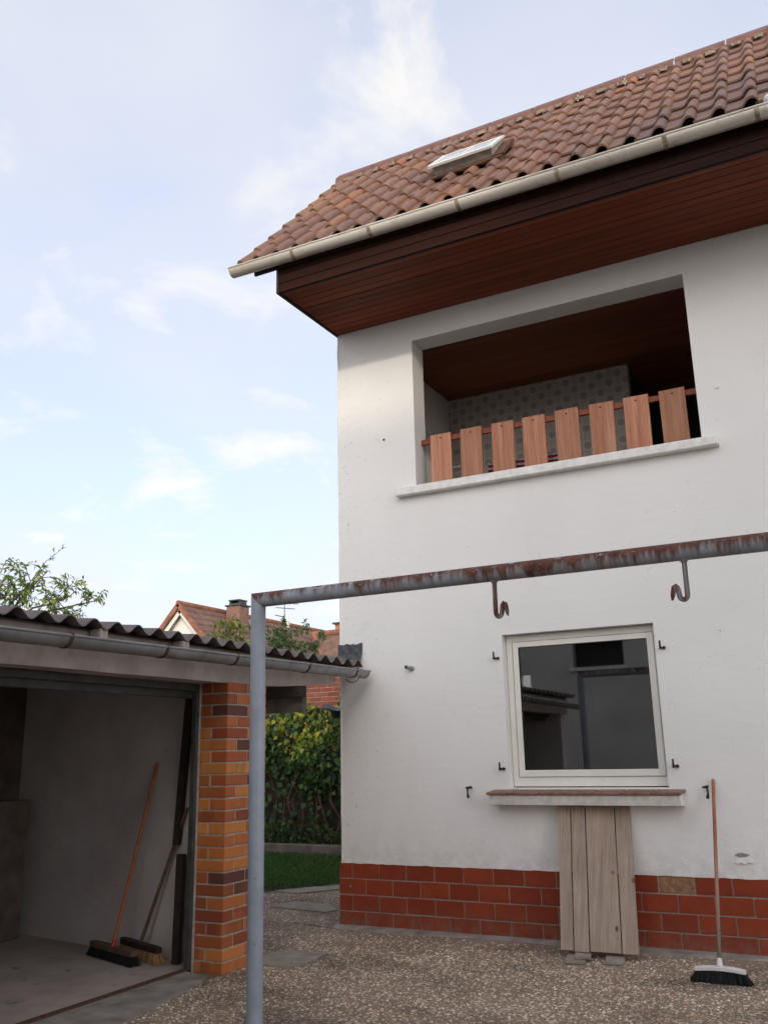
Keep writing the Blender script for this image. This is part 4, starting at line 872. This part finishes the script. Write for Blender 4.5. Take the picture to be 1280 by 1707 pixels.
hi = (Z > 1.55 + .25 * np.sin(X * 4)) & (rng.uniform(size=n) < .6); cols[hi] = palette(hi.sum(), [(0.36, 0.40, 0.05), (0.22, 0.33, 0.055), (0.50, 0.47, 0.07)], .25)
rd = rng.uniform(size=n) < .006; cols[rd] = (0.40, 0.13, 0.07)
leaves('foliage', P, D, .080, cols, aspect=.85, parent=iv, kind='stuff')
m = MB()
for i in range(26):
    x = -5.4 + i * .17 + random.uniform(-.1, .1); pts = [(x, 5.1, 0)]
    for z in np.linspace(.2, 1.8, 7): x += random.uniform(-.1, .1); pts.append((x, 5.16 - random.uniform(0, .25), z))
    m.tube(pts, [.014] * 4 + [.009] * 4, 6)
m.obj('stems', 'vine', iv, 60)
# low plants in the bed
n = 1700; P = np.stack([rng.uniform(-5.6, -1.2, n), rng.uniform(4.5, 5.0, n), rng.uniform(.03, .48, n) ** 1.3], 1)
pl = thing('bed_plants', (-3.2, 4.75, 0), 'low leafy green plants spilling over the bed edging', 'plants')
leaves('foliage', P, rng.normal(0, 1, (n, 3)) + [0, -.3, .5], .06, palette(n, [(0.05, 0.10, 0.03), (0.08, 0.14, 0.04), (0.03, 0.06, 0.02), (0.20, 0.19, 0.05)], .25, [.4, .3, .25, .05]), aspect=.6, parent=pl, kind='stuff')
# tarp over the wall end
m = MB(); n = 9; vs = []
for i in range(n):
    x = -3.0 + .10 * i
    for j in range(5): vs.append((x, 4.55 + .10 * j + random.uniform(-.03, .03), 2.16 - .05 * j + .04 * math.sin(i * 1.7 + j) + random.uniform(-.02, .02) - (.10 if j == 0 else 0)))
m.add(vs, [(5 * i + j, 5 * i + 5 + j, 5 * i + 6 + j, 5 * i + 1 + j) for i in range(n - 1) for j in range(4)]); m.obj('tarpaulin', 'tarp', smooth=40, label='crumpled black tarpaulin hanging over the ivy beside the house corner', cat='tarpaulin')
# brick wall of the neighbouring plot
bw_ = MB().box(-10, 1.0, 6.52, 6.75, 0, 2.93).obj('brick_wall', 'mortar', label='old red brick wall behind the ivy', cat='wall')
bb = MB().cbox(0, .232, -.014, .02, 0, .066, .003).mesh('brick', 'brick2')
for r_ in range(12):
    for c_ in range(12): link('brick', bb, bw_, T(-5.9 + c_ * .246 + (r_ % 2) * .123, 6.52, 2.00 + r_ * .079))

# tree crowns behind the garage
def tree(name, label, base, top, blobs, nleaf, size, cols, w=None, asp=.4):
    t_ = thing(name, base, label, 'tree', 'trees behind the garage'); m = MB(); base, top = Vector(base), Vector(top)
    m.tube([base, base.lerp(top, .5) + Vector((.08, -.05, 0)), top], [.09, .06, .035], 8); P = []; D = []
    def G(k): return Vector((random.gauss(0, k), random.gauss(0, k), random.gauss(0, k)))
    for (c, rad, nt2) in blobs:
        c = Vector(c); mid = top.lerp(c, .5) + Vector((0, 0, .16)) + G(.03); m.tube([top, top.lerp(mid, .5) + G(.02), mid, mid.lerp(c, .5) + G(.02), c], [.022, .017, .013, .009, .006], 6)
        for i in range(nt2):
            st = mid.lerp(c, random.uniform(.1, 1.05)); e = st + Vector((random.gauss(0, 1), random.gauss(0, 1), random.gauss(0.1, .75))) * rad * .75
            q = st.lerp(e, .5) + Vector((0, 0, .10 * rad / .35)) + G(.02); m.tube([st, q, e], [.006, .004, .002], 5)
            for s_ in range(nleaf):
                f = random.uniform(.15, 1.02); p = (q.lerp(e, (f - .5) * 2) if f > .5 else st.lerp(q, f * 2)); d = (e - st).normalized() * .7 + G(.55) + Vector((0, 0, -.35)); P.append(p + G(.012) + d.normalized() * .012); D.append(d)
    m.obj('trunk', 'bark', t_, 60); P = np.array([tuple(p) for p in P]); D = np.array([tuple(p) for p in D])
    leaves('crown', P, D, size, palette(len(P), cols, .3, w), aspect=asp, parent=t_, droop=.3)
G1 = [(0.15, 0.24, 0.06), (0.09, 0.16, 0.045), (0.24, 0.33, 0.07), (0.36, 0.38, 0.10)]
tree('elder_tree', 'loose leafy tree with arching branches rising behind the garage roof at left', (-5.0, 0.0, 0), (-4.8, 0.1, 2.7), [((-4.5, .35, 3.50), .34, 14), ((-4.4, .9, 3.40), .32, 14), ((-4.4, 1.40, 3.42), .24, 13), ((-4.5, .60, 3.68), .16, 9), ((-4.5, -.15, 3.25), .36, 16), ((-4.45, 1.1, 3.12), .24, 10), ((-4.6, -.6, 3.3), .4, 14), ((-4.5, .05, 3.45), .22, 8)], 15, .085, G1, [.35, .15, .35, .15], asp=.32)
tree('garden_tree', 'light green tree top behind the garage, in front of the far tiled roof', (-7.6, 8.2, 0), (-7.4, 8.0, 3.0), [((-7.0, 7.45, 3.95), .32, 10), ((-7.0, 7.9, 3.85), .34, 10), ((-7.1, 7.2, 3.65), .35, 12)], 16, .12, [(0.22, 0.26, 0.07), (0.13, 0.20, 0.05), (0.28, 0.27, 0.08)], None)
tree('garden_shrub', 'dark green shrub top with long leaves beside the pipe post', (-7.4, 9.7, 0), (-7.2, 9.5, 3.0), [((-7.0, 9.4, 4.0), .33, 12), ((-7.0, 9.9, 4.1), .26, 8), ((-7.0, 10.4, 4.25), .18, 4), ((-7, 9.2, 3.7), .3, 8), ((-7.0, 11.3, 4.15), .2, 5), ((-7.0, 11.6, 4.2), .14, 6)], 16, .13, [(0.05, 0.09, 0.035), (0.08, 0.14, 0.04), (0.12, 0.18, 0.06)], None)

# ------------------------------------------------------------------ far neighbour house
fh = thing('neighbour_house', (-18.2, 24, 0), 'far house with mossy red tiled roof and white gable', 'house')
AX, AY, AZ, FY = -18.2, 19.1, 7.0, 33.0; TP = 1.08
def rz(x): return AZ - TP * abs(x - AX)
m = MB(); e = 4.2
m.add([(AX - .22 - e, AY + .35, rz(AX - e) - .15), (AX + e, AY + .35, rz(AX + e) - .15), (AX, AY + .35, AZ - .2), (AX - .22 - e, AY + .35, 0), (AX + e, AY + .35, 0)], [(3, 4, 1, 2, 0)]); m.obj('gable_wall', 'fwall', fh)
m = MB(); m.add([(AX + e, AY + .35, 0), (AX + e, FY, 0), (AX + e, FY, rz(AX + e)), (AX + e, AY + .35, rz(AX + e))], [(0, 1, 2, 3)]); m.obj('side_wall', 'fwall', fh)
# stepped tile courses as real relief
m = MB(); nrow = 18; vs = []
L = math.hypot(e + .3, TP * (e + .3)); yy = np.linspace(AY, FY, 90)
for sgn in (1, -1):
    for i in range(nrow):
        x0 = (e + .3) * i / nrow; x1 = (e + .3) * (i + 1) / nrow + .03
        for j in range(len(yy) - 1 if sgn > 0 else 1):
            ya, yb = (yy[j], yy[j + 1]) if sgn > 0 else (AY, FY); o = random.uniform(0, .02)
            m.add([(AX + sgn * x0, ya, AZ - TP * x0 + .01), (AX + sgn * x0, yb, AZ - TP * x0 + .01), (AX + sgn * x1, yb, AZ - TP * x1 + .06 + o), (AX + sgn * x1, ya, AZ - TP * x1 + .06 + o), (AX + sgn * x1, yb, AZ - TP * x1), (AX + sgn * x1, ya, AZ - TP * x1)], [(0, 3, 2, 1), (3, 5, 4, 2)])
froof = m.obj('roof', 'froof', fh)
m = MB(); m.tube([(AX, AY - .05, AZ + .03), (AX, FY, AZ + .03)], .11, 8); m.obj('ridge', 'fridge', fh)
m = MB()
for sgn in (1, -1): m.extr([(-.06, -.10), (.06, -.10), (.06, .07), (-.06, .07)], (AX, AY, AZ), (AX + sgn * 4.5, AY, AZ - TP * 4.5), (0, 1, 0), (TP / math.hypot(1, TP) * sgn, 0, 1 / math.hypot(1, TP)))
m.obj('verge_tiles', 'fridge', fh)
m = MB()
for sgn in (1, -1): m.extr([(.0, -.26), (.05, -.26), (.05, -.12), (.0, -.12)], (AX, AY + .07, AZ), (AX + sgn * 4.5, AY + .07, AZ - TP * 4.5), (0, 1, 0), (TP / math.hypot(1, TP) * sgn, 0, 1 / math.hypot(1, TP)))
m.obj('bargeboard', 'fwall', fh)
ch = MB().cbox(-17.85, -17.2, 21.55, 22.2, 5.2, 7.18, .02).obj('chimney', 'fchim', fh)
m = MB(); m.cbox(-17.9, -17.15, 21.5, 22.25, 7.18, 7.24, .01); m.cbox(-17.78, -17.27, 21.62, 22.13, 7.24, 7.30, .01); m.cbox(-17.8, -17.25, 21.6, 22.15, 7.40, 7.45, .01)
for dx in (-17.75, -17.3): m.box(dx - .03, dx + .03, 21.65, 22.1, 7.30, 7.40)
m.obj('chimney_cap', 'frame_steel', ch)
rzx = lambda x: AZ - TP * (x - AX)
MB().hexa([(-17.9, 22.9, rzx(-17.9) + .10), (-17.3, 22.9, rzx(-17.3) + .10), (-17.3, 23.8, rzx(-17.3) + .10), (-17.9, 23.8, rzx(-17.9) + .10)], [(-17.9, 22.9, rzx(-17.9) + .2), (-17.3, 22.9, rzx(-17.3) + .2), (-17.3, 23.8, rzx(-17.3) + .2), (-17.9, 23.8, rzx(-17.9) + .2)]).obj('skylight', 'zinc', fh)
# cross gable with clay ridge tiles
CY = 27.2; m = MB(); m.add([(-17.3, CY, 6.55), (-12.9, CY, 6.55), (-12.9, CY - 3, 3.6), (-17.3 + 2.8, CY - 3, 3.6), (-12.9, CY + 3, 3.6), (-17.3 + 2.8, CY + 3, 3.6)], [(0, 3, 2, 1), (0, 1, 4, 5)]); m.obj('cross_roof', 'froof', fh)
m = MB(); m.tube([(-17.3, CY, 6.6), (-14.5, CY - 3, 3.65)], .14, 8); m.tube([(-17.3, CY, 6.62), (-12.9, CY, 6.60)], .13, 8); m.tube([(-17.3, CY, 6.6), (-14.5, CY + 3, 3.65)], .14, 8); m.obj('hip_tiles', 'fridge', fh)
m = MB(); m.add([(-12.95, CY - 3, 0), (-12.95, CY + 3, 0), (-12.95, CY + 3, 3.6), (-12.95, CY, 6.5), (-12.95, CY - 3, 3.6)], [(0, 1, 2, 3, 4)]); m.obj('cross_gable_wall', 'fwall', fh)
MB().cbox(-17.2, -16.4, 28.9, 29.8, 5.0, 7.25, .02).obj('orange_chimney', 'orange', fh); MB().cbox(-17.3, -16.3, 28.8, 29.9, 7.25, 7.33, .01).obj('chimney_lid', 'frame_steel', fh)
MB().tube([(-18.2, 26.35, 6.9), (-18.2, 26.35, 7.45)], [.16, .10], 10).obj('vent_pipe', 'fwall', fh)
an = thing('roof_antenna', (-18.2, 26.2, 7.0), 'thin roof antenna on the far house ridge', 'antenna')
MB().tube([(-18.2, 26.2, 6.9), (-18.2, 26.2, 8.1)], .02, 6).obj('mast', 'frame_steel', an)
m = MB()
for z, l in ((7.98, .7), (7.75, .5)):
    m.tube([(-18.2 - l * .4, 26.2 - l * .7, z), (-18.2 + l * .5, 26.2 + l * .9, z)], .014, 5)
    for k in np.linspace(-.8, .8, 6): m.tube([(-18.2 + l * .5 * k - .15, 26.2 + l * .9 * k + .1, z), (-18.2 + l * .5 * k + .15, 26.2 + l * .9 * k - .1, z)], .008, 4)
m.tube([(-18.2, 26.2, 7.35), (-17.8, 24.9, 7.25)], .02, 5); m.obj('aerial', 'frame_steel', an)

# ------------------------------------------------------------------ building across the yard (mirrored in the window, shades the lower facade)
ob = thing('opposite_building', (4, -11, 0), 'pale grey rendered building across the yard, mirrored in the window pane', 'building')
OY = -11.0
m = MB(); wall_holes(m, -6.0, 5.298, 0, 3.9, [(-.92, .10, 2.99, 3.52), (-2.10, -1.84, 0, 2.93)], OY, OY + .3); m.obj('low_wing_wall', 'grey_render', ob)
m = MB(); m.box(5.3, 9.6, OY - 5, OY + .3, 0, 8.2); m.obj('main_block', 'grey_render', ob)
m = MB(); m.box(9.602, 12.5, OY - 5, OY + .1, 0, 10.4); m.obj('sun_blocking_wing', 'grey_render', ob)  # unseen wing, added to keep the sun off the facade right of the loggia
m = MB(); m.box(-.92, .10, OY + .05, OY + .09, 2.99, 3.52); m.obj('window', 'dark', ob); MB().box(-.98, .16, OY + .30, OY + .40, 2.93, 2.99).obj('sill', 'white_paint', ob)
MB().box(-9, 4, OY - 2.6, OY - 2.4, 0, 2.0).obj('yard_wall', 'brick2', label='low red brick wall across the yard, mirrored in the window pane', cat='wall')
